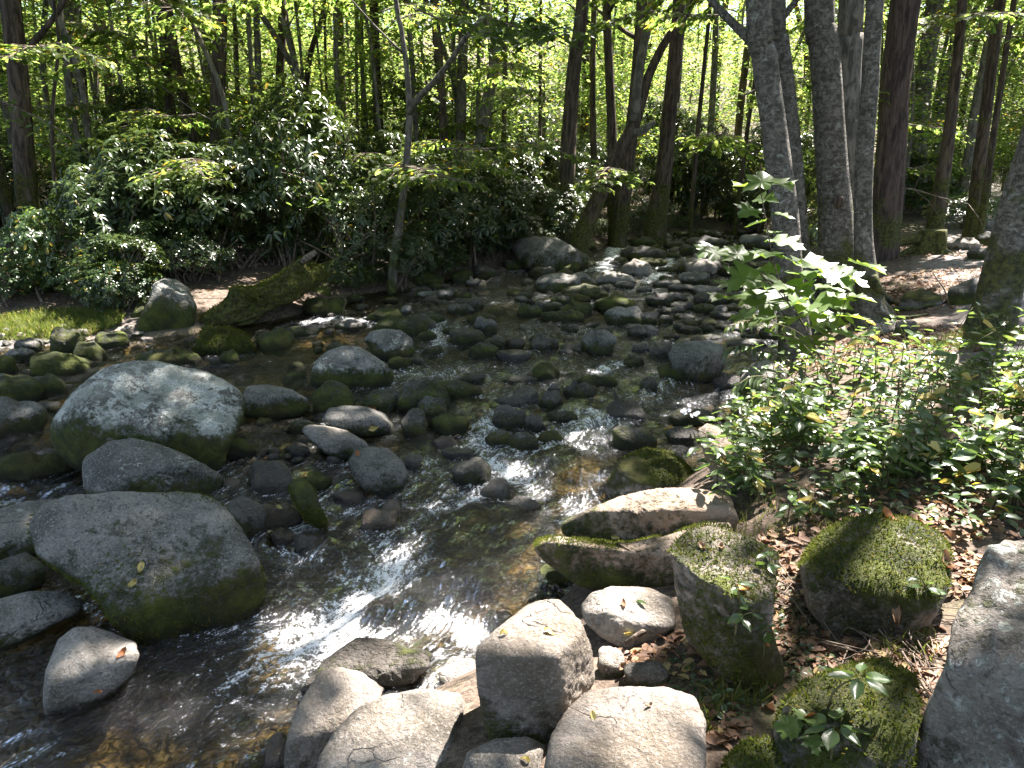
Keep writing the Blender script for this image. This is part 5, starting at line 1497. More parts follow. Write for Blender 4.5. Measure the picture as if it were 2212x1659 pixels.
FL = {k: leaf_mesh('fallen_leaf', m, 'oval', c, .10, s, .1, 1, w) for k, m, c, s, w in (('y', M_YELLOW, .3, 1, .45), ('o', M_ORANGE, .5, 2, .5), ('b', M_LITTER, .7, 3, .5), ('r', M_LITTER, 1.0, 4, .30), ('w', M_YELLOW, .9, 5, .5), ('g', M_HERB, .1, 6, .25))}
for (px, py, k, size, lab) in [
    (303, 1228, 'y', 26, 'pale yellow leaf on the biggest grey boulder'), (283, 1262, 'w', 22, 'crumpled tan leaf below the yellow one on the biggest grey boulder'),
    (262, 1416, 'o', 26, 'rust-orange pointed leaf on the wet pale boulder'), (212, 1490, 'o', 16, 'small orange leaf at the wet lower edge of the pale boulder'),
    (807, 881, 'o', 20, 'orange leaf on top of the broad creased boulder'), (801, 924, 'w', 26, 'tan leaf low on the broad creased boulder'), (773, 983, 'o', 18, 'small orange leaf on the round dark boulder'),
    (605, 1098, 'y', 18, 'yellow leaf on the wet chestnut-brown boulder'), (985, 944, 'r', 18, 'red-brown leaf on the low brown wet stone'), (1329, 1159, 'y', 20, 'yellow leaf on the shaded ledge of the notched boulder'),
    (1186, 1369, 'y', 26, 'yellow leaf on the sunlit top of the box-shaped boulder'), (1088, 1372, 'w', 18, 'crumpled whitish leaf on the box-shaped boulder'), (1346, 1306, 'b', 22, 'curled brown leaf on the half-shaded angular rock'),
    (1384, 1303, 'g', 34, 'narrow green leaf lying in the shade of the angular rock'), (1359, 1366, 'y', 22, 'yellow leaf at the lower edge of the angular rock'), (1282, 1549, 'y', 24, 'yellow leaf on the smooth pink-grey boulder'),
    (1402, 1528, 'b', 18, 'dark curled leaf on the smooth pink-grey boulder'), (1132, 1645, 'w', 20, 'tan leaf on the small half-shaded rock at the front'), (1923, 1121, 'o', 44, 'big rust leaf on top of the moss-carpeted boulder'),
    (1936, 1322, 'r', 50, 'long red-brown curled leaf hanging on the moss-carpeted boulder'), (1661, 1532, 'b', 56, 'upright brown leaf beside the ridge rock'), (1761, 1553, 'o', 48, 'broad tan leaf on the ridge rock'),
    (1931, 1424, 'b', 34, 'pale brown leaf between the ridge rock and the slab'), (2061, 1172, 'r', 48, 'reddish leaf, left of a pair at the head of the slab'), (2108, 1160, 'r', 48, 'reddish leaf, right of a pair at the head of the slab'),
    (1518, 1181, 'b', 24, 'brown leaf on the left of the square-shouldered boulder'), (1558, 1184, 'b', 20, 'brown leaf, the smaller one on the square-shouldered boulder'), (1603, 1273, 'o', 32, 'orange leaf on the mossy flank of the square-shouldered boulder'),
    (1651, 1389, 'o', 28, 'orange leaf below the square-shouldered boulder'), (1370, 1420, 'o', 26, 'orange leaf in the cleft right of the box-shaped boulder'), (1342, 1440, 'b', 24, 'brown leaf in the cleft right of the box-shaped boulder'), (2045, 1215, 'b', 40, 'tan leaf at the edge of the moss-carpeted boulder'),
    (1705, 1232, 'b', 40, 'brown leaf between the two mossy boulders')]:
    loc, n, ob = drop(px, py)
    if loc is None: continue
    d = np.linalg.norm(loc - np.array([0, 0, CAMZ]))
    rg = np.random.default_rng(int(px + py))
    o = link('fallen_leaf', FL[k])
    a = rg.uniform(0, 6.28)
    t = np.array([math.cos(a), math.sin(a), 0]); t = t - n * (t @ n)
    if 'upright' in lab or 'hanging' in lab: t = np.array([.25, -.1, .95]) if 'upright' in lab else np.array([.1, -.2, -1]); n = np.array([-.4, -.9, .2])
    s = size / FD * d * .95
    orient(o, loc + n * .008 - t * s * .5, t, n, s)
    tag(o, lab, 'leaf', 'fallen leaves on the rocks')

# ------------------------------------------------------------------ moss tufts standing off the mossiest rocks
def moss_tufts(label, n, size, top=True, seed=0, cut=.16):
    o, P, F = ROCKS[label]
    rg = np.random.default_rng(seed)
    tri = P[F]; nn = np.cross(tri[:, 1] - tri[:, 0], tri[:, 2] - tri[:, 0]); ar = np.linalg.norm(nn, axis=1); nn = nn / ar[:, None]
    c = tri.mean(1); view = nrm(np.array([0, 0, CAMZ]) - c)
    w = ar * ((nn * view).sum(1) > -.2)
    m = fbm(c * 3.0 + seed, 4, seed)
    w = w * ((m + (nn[:, 2] * .5 if top else (.35 - nn[:, 2] * .4))) > cut)
    if w.sum() <= 0: return
    i = rg.choice(len(F), n, p=w / w.sum())
    b = rg.dirichlet((1, 1, 1), n)
    p = (tri[i] * b[..., None]).sum(1) - np.array(o.location); N = nn[i]
    D = nrm(N * .55 + rg.normal(size=(n, 3)) * .6)
    s = size * rg.uniform(.6, 1.4, n)
    V, Fq = quad_leaves(p - N * .002, D, nrm(rg.normal(size=(n, 3))), s, s * .28)
    tag(link('moss', mk_mesh('moss', V, Fq, M_MOSS, False), o), kind='stuff')
moss_tufts('rounded boulder thickly carpeted with green moss', 6000, .017, True, 1, .24)
moss_tufts('square-shouldered boulder with a mossy top and a long dark face', 3600, .016, True, 2)
moss_tufts('layered ridge of rock with moss running between the square boulder and the slab', 5000, .018, True, 3)
moss_tufts('low ochre mossy rock in the bottom row between pink-grey boulder and ridge', 2000, .016, True, 4)
moss_tufts('long notched boulder with a glowing sunlit ledge', 4500, .018, True, 5)
moss_tufts('biggest flat-topped speckled grey boulder with a dark mossy skirt above the rapid', 6000, .020, False, 6)
moss_tufts('tall narrow stone thickly furred with bright moss in a side trickle', 2600, .018, False, 7)
moss_tufts('round boulder wholly covered in green moss in the still pool', 3000, .03, True, 8)
moss_tufts('olive green boulder sloping down to the water behind the notched one', 2500, .02, True, 9)

# ------------------------------------------------------------------ fallen log, stump
def make_log():
    lab = 'huge rotting mossy log lying along the far bank with torn ends'
    o = make_rock(None, 'M', lab, poly=[(424, 702), (432, 680), (452, 668), (468, 655), (492, 640), (498, 622), (520, 616), (536, 628), (570, 612), (610, 596), (636, 578), (642, 556), (656, 546), (670, 552), (676, 570), (700, 570), (708, 596), (694, 622), (660, 634),
                  (640, 652), (606, 660), (582, 672), (560, 690), (540, 706), (500, 704), (470, 712), (440, 714)], sink=.02, depth=.7, tilt=.6, cap=.9, p=3.4, level=6, seed=17, amp=.10, facets=2, mat=M_DEADW)
    _, P, F = ROCKS[lab]
    org = np.array(o.location)
    ax = nrm(P[np.argmax(P[:, 0])] - P[np.argmin(P[:, 0])]); ax = nrm(np.array([ax[0], ax[1], .25]))
    me = o.data; c = P.mean(0); d = P - c; al = d @ ax; rad = d - np.outer(al, ax)
    g = fbm(np.column_stack([al * 1.1, rad[:, 2] * 9, rad[:, 1] * 9]), 3, 5) + .6 * fbm(np.column_stack([al * 2.5, rad[:, 2] * 24, rad[:, 1] * 24]), 2, 6)
    P = P + nrm(rad + 1e-6) * (g * .055)[:, None]
    me.vertices.foreach_set('co', (P - org).astype(np.float32).ravel()); me.update()
    ROCKS[lab] = (o, P, F)
    r = empty('fallen_log', org, lab, 'log')
    for k in list(o.keys()): del o[k]
    o.name = 'trunk'; o.location = (0, 0, 0); o.parent = r
    for k, vv in zip(('moss', 'waterz'), (.5, -5)): o[k] = float(vv)
    # moss on its back
    tri = P[F]; nn = np.cross(tri[:, 1] - tri[:, 0], tri[:, 2] - tri[:, 0]); ar = np.linalg.norm(nn, axis=1); nn = nn / ar[:, None]
    rg = np.random.default_rng(3); cc = tri.mean(1)
    w = ar * ((fbm(cc * 2.6, 3, 4) + .5 * nn[:, 2]) > .0)
    i = rg.choice(len(F), 6500, p=w / w.sum()); p = cc[i] + nn[i] * .004 - org
    D = nrm(nn[i] * .5 + rg.normal(size=p.shape) * .6 + np.array([0, 0, -.35]))
    V, F2 = quad_leaves(p, D, nrm(rg.normal(size=p.shape)), .045 * rg.uniform(.5, 1.4, len(p)), np.full(len(p), .012))
    tag(link('moss', mk_mesh('moss', V, F2, M_MOSS, False), o), kind='stuff')
    Y0 = P[:, 1].mean()
    pp = np.array([wpt(x, y, Y0 - .05)[0] for x, y in [(652, 566), (666, 555), (682, 544)]])
    b = pp[0].copy()
    V, F = tube(pp - b, np.array([.05, .045, .04]), 8, .1, 2)
    o2 = link('broken_branch', mk_mesh('broken_branch', V, F, M_TWIG), None, b)
    tag(o2, 'pale broken branch end propped on the top of the mossy log', 'branch')
make_log()

def make_stump():
    b = hit_ground(2008, 546)
    r = empty('stump', b, 'old hollow grey stump with spreading roots by the path', 'stump')
    t = np.linalg.norm(b - np.array([0, 0, CAMZ])) / FD
    P = np.array([(0, 0, -.05), (0, 0, .1), (0.01, 0, .2), (.0, .0, 42 * t)])
    V, F = tube(spline(P, 14), np.interp(np.linspace(0, 1, 14), [0, .3, 1], [32 * t, 22 * t, 20 * t]), 26, .22, 3, .55, ridges=5)
    link('trunk', mk_mesh('trunk', V, F, M_DEADW), r)
    for k, (q, r0) in enumerate((([(1990, 515), (1950, 520), (1920, 540), (1912, 560)], .09), ([(1990, 535), (1955, 545), (1930, 565)], .07), ([(2020, 540), (2040, 550), (2060, 556)], .06), ([(2000, 548), (1980, 570), (1960, 580)], .05))):
        pp = []
        for j, (x, y) in enumerate(q):
            p = wpt(x, y, b[1] - .12 * j)[0]; g = float(zground(p[0], p[1])); p[2] = max(p[2], g + .01) if j < len(q) - 1 else g; pp.append(p - b)
        V, F = tube(spline(np.array(pp), 14), np.linspace(r0, r0 * .4, 14), 9, .2, k)
        link('root', mk_mesh('root', V, F, M_DEADW), r)
make_stump()

# ------------------------------------------------------------------ rhododendrons and other bushes on the far bank
def bush_form(seed, nw, mat, L=.13, Wd=.042, per=8, rx=1.0, rz=2.0, low=.12, stems=9, droop=.45, up=.7, patchy=.12):
    rg = np.random.default_rng(seed)
    v = rand_dirs(nw * 2, rg, .35); r = rg.uniform(.45, 1.0, nw * 2) ** .6
    c = np.stack([v[:, 0] * r * rx, v[:, 1] * r * rx, (low + (1 - low) * (.5 + .5 * v[:, 2] * r)) * rz], 1)
    keep = fbm(c * np.array([1.5, 1.5, 1.5]) + seed, 2, seed) > -patchy
    c = c[keep][:nw]
    out = nrm(c - np.array([0, 0, rz * .35]) + rg.normal(size=c.shape) * .35 + np.array([0, 0, up]))
    n = len(c)
    a = (np.arange(per) / per * 2 * np.pi)[None, :] + rg.uniform(0, 6.28, (n, 1)) + rg.normal(size=(n, per)) * .25
    ref = np.where(np.abs(out[:, 2:3]) > .9, np.array([[1., 0, 0]]), np.array([[0, 0, 1.]]))
    X = nrm(np.cross(out, ref)); Y = np.cross(out, X)
    tilt = rg.uniform(.0, .55, (n, per))
    D = (np.cos(a)[..., None] * X[:, None] + np.sin(a)[..., None] * Y[:, None]) + out[:, None] * tilt[..., None]
    D = nrm(D.reshape(-1, 3) + np.array([0, 0, -.15])); N = np.repeat(out, per, 0)
    P = np.repeat(c, per, 0) + D * .015
    s = rg.uniform(.6, 1.2, n * per)
    V, F = fold_leaves(P, D, N, L * s, Wd * s, droop)
    fol = mk_mesh('foliage', V, F, mat)
    stem_mes = []
    for k in range(stems):
        e = c[rg.integers(0, n)]
        b = np.array([rg.normal() * .18, rg.normal() * .18, -.1])
        m1 = b * .6 + e * .3 + rg.normal(size=3) * .12; m1[2] = e[2] * .45
        Vs, Fs = tube(spline(np.array([b, m1, e]), 9), np.linspace(.026, .008, 9), 5)
        stem_mes.append(mk_mesh('stem', Vs, Fs, M_TWIG))
    return fol, stem_mes

RH = [bush_form(500 + k, 300, M_RHODO, rx=1.0, rz=2.0) for k in range(4)]
LB = [bush_form(540 + k, 330, M_HERB, L=.085, Wd=.04, per=6, rx=.9, rz=1.1, droop=.3, stems=6) for k in range(2)]
FB = [bush_form(560 + k, 520, M_RHODO, L=.06, Wd=.022, per=7, rx=1.0, rz=1.3, droop=.3, stems=14, up=.2) for k in range(2)]
def put_bush(forms, k, x, y, s, sz, label, group, name='rhododendron_bush', rz=None, zoff=-.05):
    rg = np.random.default_rng(int(abs(x * 100) + y * 77))
    z = float(zground(x, y)) + zoff
    r = empty(name, (x, y, z), label, 'bush', group, rg.uniform(0, 6.28) if rz is None else rz)
    r.scale = (s, s, sz)
    fol, st = forms[k % len(forms)]
    link('foliage', fol, r)
    for m in st: link('stem', m, r)
    return r
def fringe():
    # low leafy growth right down to the water along the far bank
    rg = np.random.default_rng(717)
    k = 0
    W = np.array(_pl)
    while k < 54:
        i = rg.integers(0, len(W) - 3); f = rg.uniform()
        p = W[i] * (1 - f) + W[i + 1] * f; d = nrm(p)
        q = p + d * rg.uniform(.15, 1.3)
        pj = proj(np.array([q[0], q[1], float(zground(q[0], q[1]))]))
        if pj[0] < 40 and rg.uniform() < .5: continue
        if 285 < pj[0] < 740 and pj[1] > 585: continue
        if pj[0] < 340 and pj[1] > 680: continue
        s = rg.uniform(.35, .7)
        put_bush((FB, LB, RH)[rg.integers(0, 3)], k, q[0], q[1], s, s * rg.uniform(.7, 1.1), 'low leafy growth fringing the far bank at the water', 'low growth along the far bank', 'leafy_bush')
        k += 1
GR = 'rhododendrons massed along the far bank'
FRONT = [  # foot x, y in the photo, distance offset, height px, width px, form, label
    (265, 640, .5, 230, 190, 'R', 'rhododendron at the left of the far bank behind the sunny grass patch'),
    (355, 600, .5, 260, 250, 'R', 'tall rhododendron rising behind the pyramid-shaped boulder'),
    (470, 600, .7, 250, 240, 'R', 'rhododendron with bright glinting whorls above the left end of the log'),
    (560, 590, 1.0, 200, 220, 'R', 'rhododendron right behind the middle of the fallen log'),
    (650, 560, 1.1, 200, 230, 'F', 'fine-leaved bush behind the right end of the fallen log'),
    (760, 600, .1, 190, 250, 'F', 'fine-leaved dark bush trailing to the water left of the forked sapling'),
    (850, 615, .0, 120, 200, 'F', 'scrubby twiggy bush hanging over the water at the foot of the forked sapling'),
    (905, 585, .3, 230, 240, 'R', 'dense dark rhododendron right of the forked sapling'),
    (985, 575, .2, 250, 230, 'R', 'broad rhododendron with long drooping leaves at the middle of the far bank'),
    (1060, 560, .2, 200, 170, 'R', 'rhododendron with sun-silvered leaves above the far pool'),
    (1090, 530, .9, 190, 170, 'R', 'rhododendron behind the sun-silvered one'),
    (1180, 500, .9, 170, 190, 'R', 'loose rhododendron behind the wide slanted boulder'),
    (1330, 480, 1.2, 120, 150, 'R', 'rhododendron at the foot of the slanting tree'),
    (1480, 490, 1.2, 150, 170, 'R', 'rhododendron closing off the head of the stream'),
    (1570, 490, 1.0, 170, 170, 'R', 'silvery rhododendron beyond the head of the stream'),
    (1640, 500, .6, 200, 150, 'R', 'rhododendron left of the outermost birch'),
    (1770, 600, .8, 260, 150, 'R', 'dark rhododendron filling the gap between the birches'),
    (1960, 480, 1.5, 110, 130, 'R', 'low rhododendron right of the hemlock'),
    (2010, 470, .6, 60, 130, 'L', 'low bush with white-glinting leaves above the stump'),
    (2085, 500, .3, 60, 130, 'L', 'low feathery green bush behind the path boulders'),
    (120, 672, .9, 150, 190, 'L', 'leafy bush glittering in sun at the left beach'),
    (30, 640, .3, 110, 170, 'L', 'leafy bush at the foot of the thick mossy trunk'),
    (215, 672, .5, 90, 140, 'L', 'low leafy bush right of the sunny grass patch'),
]
for k, (px, py, off, hp, wp, fm, lab) in enumerate(FRONT):
    h = hit_ground(px, py)
    d = nrm(np.array([h[0], h[1]])); x, y = h[0] + d[0] * off, h[1] + d[1] * off
    t = math.hypot(x, y) / FD
    forms, rz, rx = {'R': (RH, 2.0, 1.0), 'L': (LB, 1.1, .9), 'F': (FB, 1.3, 1.0)}[fm]
    put_bush(forms, k, x, y, wp * .5 * t / rx * 1.15, hp * t / rz * 1.05, lab, None, 'rhododendron_bush' if fm == 'R' else 'leafy_bush')
fringe()
for k, (px, py, off, lab) in enumerate([(285, 655, .9, 'low bush just left of the pyramid-shaped boulder'), (350, 650, 1.0, 'low bush behind the pyramid-shaped boulder'), (415, 642, .9, 'low bush between the pyramid-shaped boulder and the log'), (470, 630, .8, 'low bush behind the left end of the log'),
                                        (530, 612, .9, 'low bush behind the middle of the log'), (590, 598, .9, 'low bush behind the right half of the log'), (650, 585, .9, 'low bush behind the raised end of the log'), (715, 590, .5, 'low bush beside the raised end of the log'), (770, 605, .3, 'low bush over the dark pool beyond the log'),
                                        (20, 668, .4, 'low sunny bush at the left border above the grass'), (90, 662, .6, 'low sunny bush behind the grass patch'), (170, 662, .5, 'low sunny bush behind the right end of the grass patch')]):
    h = hit_ground(px, py); d = nrm(np.array([h[0], h[1]])); q = np.array(h[:2]) + d * off
    s_ = .55 + .2 * ((k * 7) % 5) / 5
    put_bush((LB if px < 250 else (FB, RH)[k % 2]), k, q[0], q[1], s_, s_ * .85, lab, None, 'leafy_bush')
rgB = np.random.default_rng(606)
k = 0
while k < 100:
    y = rgB.uniform(12.5, 32); x = rgB.uniform(-.78, .72) * y
    sd, bank = sdist(np.array([x]), np.array([y]))
    if sd[0] < .9 or (bank[0] == 1 and y < 15): continue
    if bank[0] == 1 and abs(x - np.interp(y, [11, 14, 20, 40], [6.9, 8.6, 11.8, 22.0])) < 1.3: continue
    s = rgB.uniform(.75, 1.35)
    put_bush(RH if rgB.uniform() < .75 else FB, k, x, y, s, s * rgB.uniform(.6, 1.5), 'shaded rhododendron in the thicket under the trees', GR)
    k += 1

# ------------------------------------------------------------------ plants on the near right bank: every leaf an object of its own
LEAF = {
    'ovate': [leaf_mesh('leaf', M_HERB, 'oval', .12, .10, 20 + k, .18, 1, .52) for k in range(3)],
    'heart': [leaf_mesh('leaf', M_HERB, 'heart', .10, .10, 30 + k, .2, 1, .85) for k in range(2)],
    'lance': [leaf_mesh('leaf', M_RHODO, 'lance', .10, .12, 40 + k, .35, 1, .27) for k in range(2)],
    'lobed': [leaf_mesh('leaf', M_MAPLE, 'lobed', .1, .14, 50 + k, .18) for k in range(3)],
    'spoon': [leaf_mesh('leaf', M_HERB, 'spoon', .12, .10, 60 + k, .15, 1, .5) for k in range(2)],
    'yellow': [leaf_mesh('leaf', M_YELLOW, 'heart', .2, .10, 70, .2, 1, .8)],
}
def add_leaf(root, kind, loc, d, n, size, rg):
    o = link('leaf', LEAF[kind][rg.integers(0, len(LEAF[kind]))], root)
    d = Vector(nrm(d)); n = Vector(nrm(n)); x = d.cross(n)
    if x.length < 1e-3: x = Vector((1, 0, 0))
    x.normalize(); n = x.cross(d)
    from mathutils import Matrix
    o.matrix_local = Matrix.Translation(Vector(loc)) @ Matrix((x, d, n)).transposed().to_4x4() @ Matrix.Scale(size, 4)
    return o
def stem_obj(root, P, r0=.005, r1=.002, mat=None):
    V, F = tube(spline(np.array(P), max(6, len(P) * 3)), np.linspace(r0, r1, max(6, len(P) * 3)), 5)
    return link('stem', mk_mesh('stem', V, F, mat or M_STEM), root)

def herb(loc, height, nleaf, size, kind, label, group, seed, lean=None, name='herb_plant', whorl=False, cat='plant'):
    rg = np.random.default_rng(seed)
    r = empty(name, loc, label, cat, group)
    lean = np.array(lean if lean is not None else [rg.normal() * .25, rg.normal() * .25 - .12])
    P = np.array([(lean[0] * height * s * s, lean[1] * height * s * s, height * s * (1 - .12 * s)) for s in np.linspace(0, 1, 5)])
    P[0, 2] = -.03
    stem_obj(r, P, .0045, .0018)
    for i in range(nleaf):
        s = .25 + .75 * (i + .5) / nleaf if not whorl else .96
        q = np.array([np.interp(s, np.linspace(0, 1, 5), P[:, a]) for a in range(3)])
        a = i * 2.4 + rg.normal() * .4 if not whorl else i * 2 * math.pi / nleaf
        d = np.array([math.cos(a), math.sin(a), rg.uniform(-.25, .35)])
        pet = .25 * size
        add_leaf(r, kind if rg.uniform() > .04 else 'yellow', q + d * pet, d + np.array([0, 0, -.1]), np.array([0, 0, 1.0]) + rg.normal(size=3) * .28 + d * .15, size * rg.uniform(.7, 1.2), rg)
    return r

rgH = np.random.default_rng(808)
GH = 'leafy herbs smothering the near right bank'
cnt = 0; tries = 0
while cnt < 215 and tries < 9000:
    tries += 1
    px, py = rgH.uniform(1600, 2290), rgH.uniform(760, 1165)
    if py > 1080 + (px - 1600) * .06 or py < 800 - (px - 1700) * .02: continue
    if px < 1700 and py < 900 - (px - 1600) * .9: continue
    h = hit_ground(px, py)
    if h[1] < 2.5 or h[0] < 1.0: continue
    gapn = float(fbm2(np.array([h[0]]), np.array([h[1]]), 1.5, 2, 33)[0])
    if gapn < -.16 or (1640 < px < 1830 and 930 < py < 1090 and rgH.uniform() < .75): continue
    hh = rgH.uniform(.18, .70) * (1.0 if py < 960 else .62)
    kd = ('ovate', 'ovate', 'ovate', 'heart', 'spoon')[rgH.integers(0, 5)]
    herb(h, hh, int(rgH.integers(6, 11)), rgH.uniform(.06, .12), kd, 'leafy green herb in the sunlit tangle on the near right bank', GH, int(rgH.integers(1e6)))
    cnt += 1
k = 0
while k < 80:
    px, py = rgH.uniform(1575, 1760), rgH.uniform(850, 1075)
    if py < 980 - (px - 1575) * .75 or (1640 < px and py > 980): continue
    h = hit_ground(px, py)
    if sdist(h[0:1], h[1:2])[0][0] < .05: continue
    herb(h, rgH.uniform(.14, .42), int(rgH.integers(6, 11)), rgH.uniform(.06, .11), ('ovate', 'heart', 'ovate')[k % 3], 'leafy green herb spilling over the edge of the near bank towards the water', 'herbs spilling over the bank edge', int(rgH.integers(1e6)), lean=(-.5 + .2 * rgH.normal(), -.25))
    k += 1
for (px, py, hgt, nl, sz, kd, lab, wh) in [
    (1705, 1010, .10, 9, .075, 'spoon', 'dark green rosette with spoon-shaped leaves on the shaded mound', True),
    (1640, 1090, .22, 9, .07, 'heart', 'heart-leaved herb leaning over the notched boulder', False),
    (1560, 1085, .16, 7, .065, 'heart', 'sprawling heart-leaved vine at the end of the notched boulder', False),
    (1700, 1130, .18, 8, .075, 'ovate', 'pale-leaved herb above the gap between the two mossy boulders', False),
    (1760, 1120, .16, 6, .08, 'ovate', 'broad-leaved herb behind the moss-carpeted boulder', False),
    (1550, 1035, .24, 6, .085, 'heart', 'herb with a bright yellow-green leaf beside the upright flake of rock', False),
    (1600, 945, .28, 8, .085, 'ovate', 'sun-bleached herb above the upright flake of rock', False),
    (1830, 1090, .20, 6, .10, 'heart', 'herb with large heart-shaped leaves above the moss-carpeted boulder', False),
    (1600, 1310, .12, 7, .05, 'ovate', 'small sprig growing from the flank of the square-shouldered boulder', False),
    (1590, 1350, .10, 7, .055, 'ovate', 'toothed sprig low on the square-shouldered boulder', False),
    (1650, 1400, .12, 5, .055, 'ovate', 'thin sprig beneath the square-shouldered boulder', False),
    (2130, 1130, .22, 5, .085, 'ovate', 'lone sunlit seedling at the head of the great slab', True),
    (1790, 1520, .16, 6, .075, 'ovate', 'seedling in the dip of the ridge rock', True),
    (1745, 1610, .12, 5, .08, 'lobed', 'seedling with lobed leaves at the bottom of the ridge rock', False),
    (1795, 1640, .14, 6, .085, 'ovate', 'seedling with big pale leaves in the bottom row', True),
    (1660, 1240, .10, 5, .05, 'ovate', 'tiny sprig on the right shoulder of the square boulder', False),
    (1560, 1540, .10, 6, .04, 'ovate', 'tiny clover-like herb under the square-shouldered boulder', False),
    (2085, 760, .14, 6, .09, 'lance', 'strappy green plant at the foot of the stout leaning trunk', True),
    (2000, 1290, .10, 5, .06, 'ovate', 'herb rooted between the moss-carpeted boulder and the slab', False)]:
    loc, n, ob = drop(px, py)
    if loc is None: loc = hit_ground(px, py)
    herb(loc - np.array([0, 0, .01]), hgt, nl, sz, kd, lab, None, int(px * 3 + py), whorl=wh)

# the lobed-leaf sapling leaning out over the stream
def make_sapling():
    b = hit_ground(1800, 850)
    Y = b[1]
    r = empty('lobed_leaf_sapling', b, 'slender sapling with large lobed sunlit leaves leaning over the stream', 'sapling')
    main = [(1800, 850), (1770, 770), (1735, 700), (1700, 650), (1678, 590), (1662, 520), (1650, 450), (1640, 400)]
    P = np.array([wpt(x, y, Y - .02 * k)[0] - b for k, (x, y) in enumerate(main)])
    stem_obj(r, P, .009, .003, M_TWIG)
    for q in ([(1735, 700), (1690, 640), (1640, 590), (1590, 560), (1545, 545)], [(1770, 770), (1810, 690), (1830, 640), (1850, 600), (1880, 575)], [(1700, 650), (1640, 660), (1580, 690)], [(1770, 770), (1720, 730), (1650, 715), (1600, 720)]):
        stem_obj(r, np.array([wpt(x, y, Y - .03 * k)[0] - b for k, (x, y) in enumerate(q)]), .005, .002, M_TWIG)
    rg = np.random.default_rng(12)
    for (x, y, s) in [(1640, 392, 60), (1690, 395, 50), (1608, 398, 48), (1655, 428, 40), (1615, 455, 44), (1692, 463, 34), (1632, 480, 34), (1700, 520, 60), (1668, 500, 28), (1640, 548, 64), (1590, 548, 50),
                      (1545, 545, 50), (1525, 540, 40), (1710, 560, 50), (1768, 572, 80), (1740, 590, 60), (1840, 595, 60), (1880, 572, 62), (1815, 600, 56), (1815, 640, 46), (1600, 598, 60), (1640, 615, 66),
                      (1690, 612, 60), (1725, 622, 62), (1575, 612, 50), (1655, 655, 70), (1700, 655, 66), (1755, 665, 60), (1795, 652, 66), (1640, 690, 60), (1715, 685, 60), (1790, 690, 66), (1600, 680, 50), (1840, 680, 50),
                      (1560, 640, 50), (1770, 710, 60), (1680, 720, 50), (1830, 720, 54), (1740, 740, 60), (1620, 640, 54), (1660, 580, 40), (1790, 620, 44), (1730, 650, 50), (1860, 640, 44)]:
        dy = rg.uniform(-.28, .28)
        p, t = wpt(x, y, Y + dy)
        d = np.array([np.sign(x - np.interp(y, [390, 700, 850], [1640, 1735, 1800])) * rg.uniform(.4, 1) + rg.normal() * .3, -.6 + rg.normal() * .5, rg.uniform(-.35, .15)])
        s = s * t / FD * 1.4
        add_leaf(r, 'lobed', p - b - nrm(d) * s * .45, d, np.array([0, 0, 1.0]) + rg.normal(size=3) * .25 + np.array([0, -.18, 0]), s, rg)
make_sapling()

# drooping stems with narrow leaves at the stream side of the bank
for si, (q, lab) in enumerate((([(1800, 800), (1740, 730), (1680, 700), (1620, 692), (1575, 705)], 'arching stem of narrow drooping leaves, topmost over the water'),
                              ([(1790, 850), (1720, 790), (1650, 758), (1600, 745), (1565, 760)], 'arching stem of narrow drooping leaves below the topmost one'),
                              ([(1780, 880), (1720, 840), (1660, 815), (1620, 815), (1590, 835)], 'low arching stem of narrow leaves against the large smooth boulder'),
                              ([(1800, 900), (1740, 880), (1690, 860), (1640, 860), (1600, 880)], 'lowest arching stem of narrow leaves by the sunlit water'))):
    b = hit_ground(*q[0]); Y = b[1]
    r = empty('arching_plant', b, lab, 'plant', 'arching narrow-leaved stems over the water')
    P = np.array([wpt(x, y, Y - .10 * k)[0] - b for k, (x, y) in enumerate(q)]); P[0, 2] -= .05
    stem_obj(r, P, .006, .0025)
    S2 = spline(P, 15); rg = np.random.default_rng(si + 90)
    for k in range(2, 15):
        for sg in (-1, 1):
            d = np.array([-.35 + .2 * rg.normal(), sg * .7, -.45 + .25 * rg.normal()])
            add_leaf(r, 'lance', S2[k], d, np.array([-.2, -.3, 1.0]) + rg.normal(size=3) * .2, rg.uniform(.07, .12), rg)

# white aster
def make_aster():
    base, tip = hit_ground(1600, 990), None
    Y = base[1]
    r = empty('aster', base, 'pale aster flower head against the dark water', 'flower')
    P = np.array([wpt(x, y, Y - .05 * k)[0] - base for k, (x, y) in enumerate([(1600, 990), (1560, 950), (1520, 915), (1492, 888)])])
    stem_obj(r, P, .004, .002)
    rg = np.random.default_rng(4)
    for k in range(8):
        c = P[-1] + rg.normal(size=3) * .022
        n = 9; a = np.arange(n) * 2 * np.pi / n; up = nrm(np.array([rg.normal() * .4, -.5, .8]))
        X = nrm(np.cross(up, [1, 0, .2])); Yv = np.cross(up, X)
        D = np.cos(a)[:, None] * X + np.sin(a)[:, None] * Yv
        V, F = quad_leaves(np.repeat(c[None], n, 0), D + up * .2, np.repeat(up[None], n, 0), np.full(n, .018), np.full(n, .007))
        link('blossom', mk_mesh('blossom', V, F, M_PETAL, False), r)
    for (x, y) in ((1530, 925), (1548, 938), (1512, 905)):
        p = wpt(x, y, Y - .1)[0] - base
        add_leaf(r, 'ovate', p, np.array([.6, -.5, .1]), np.array([0, -.3, 1]), .06, rg)
make_aster()

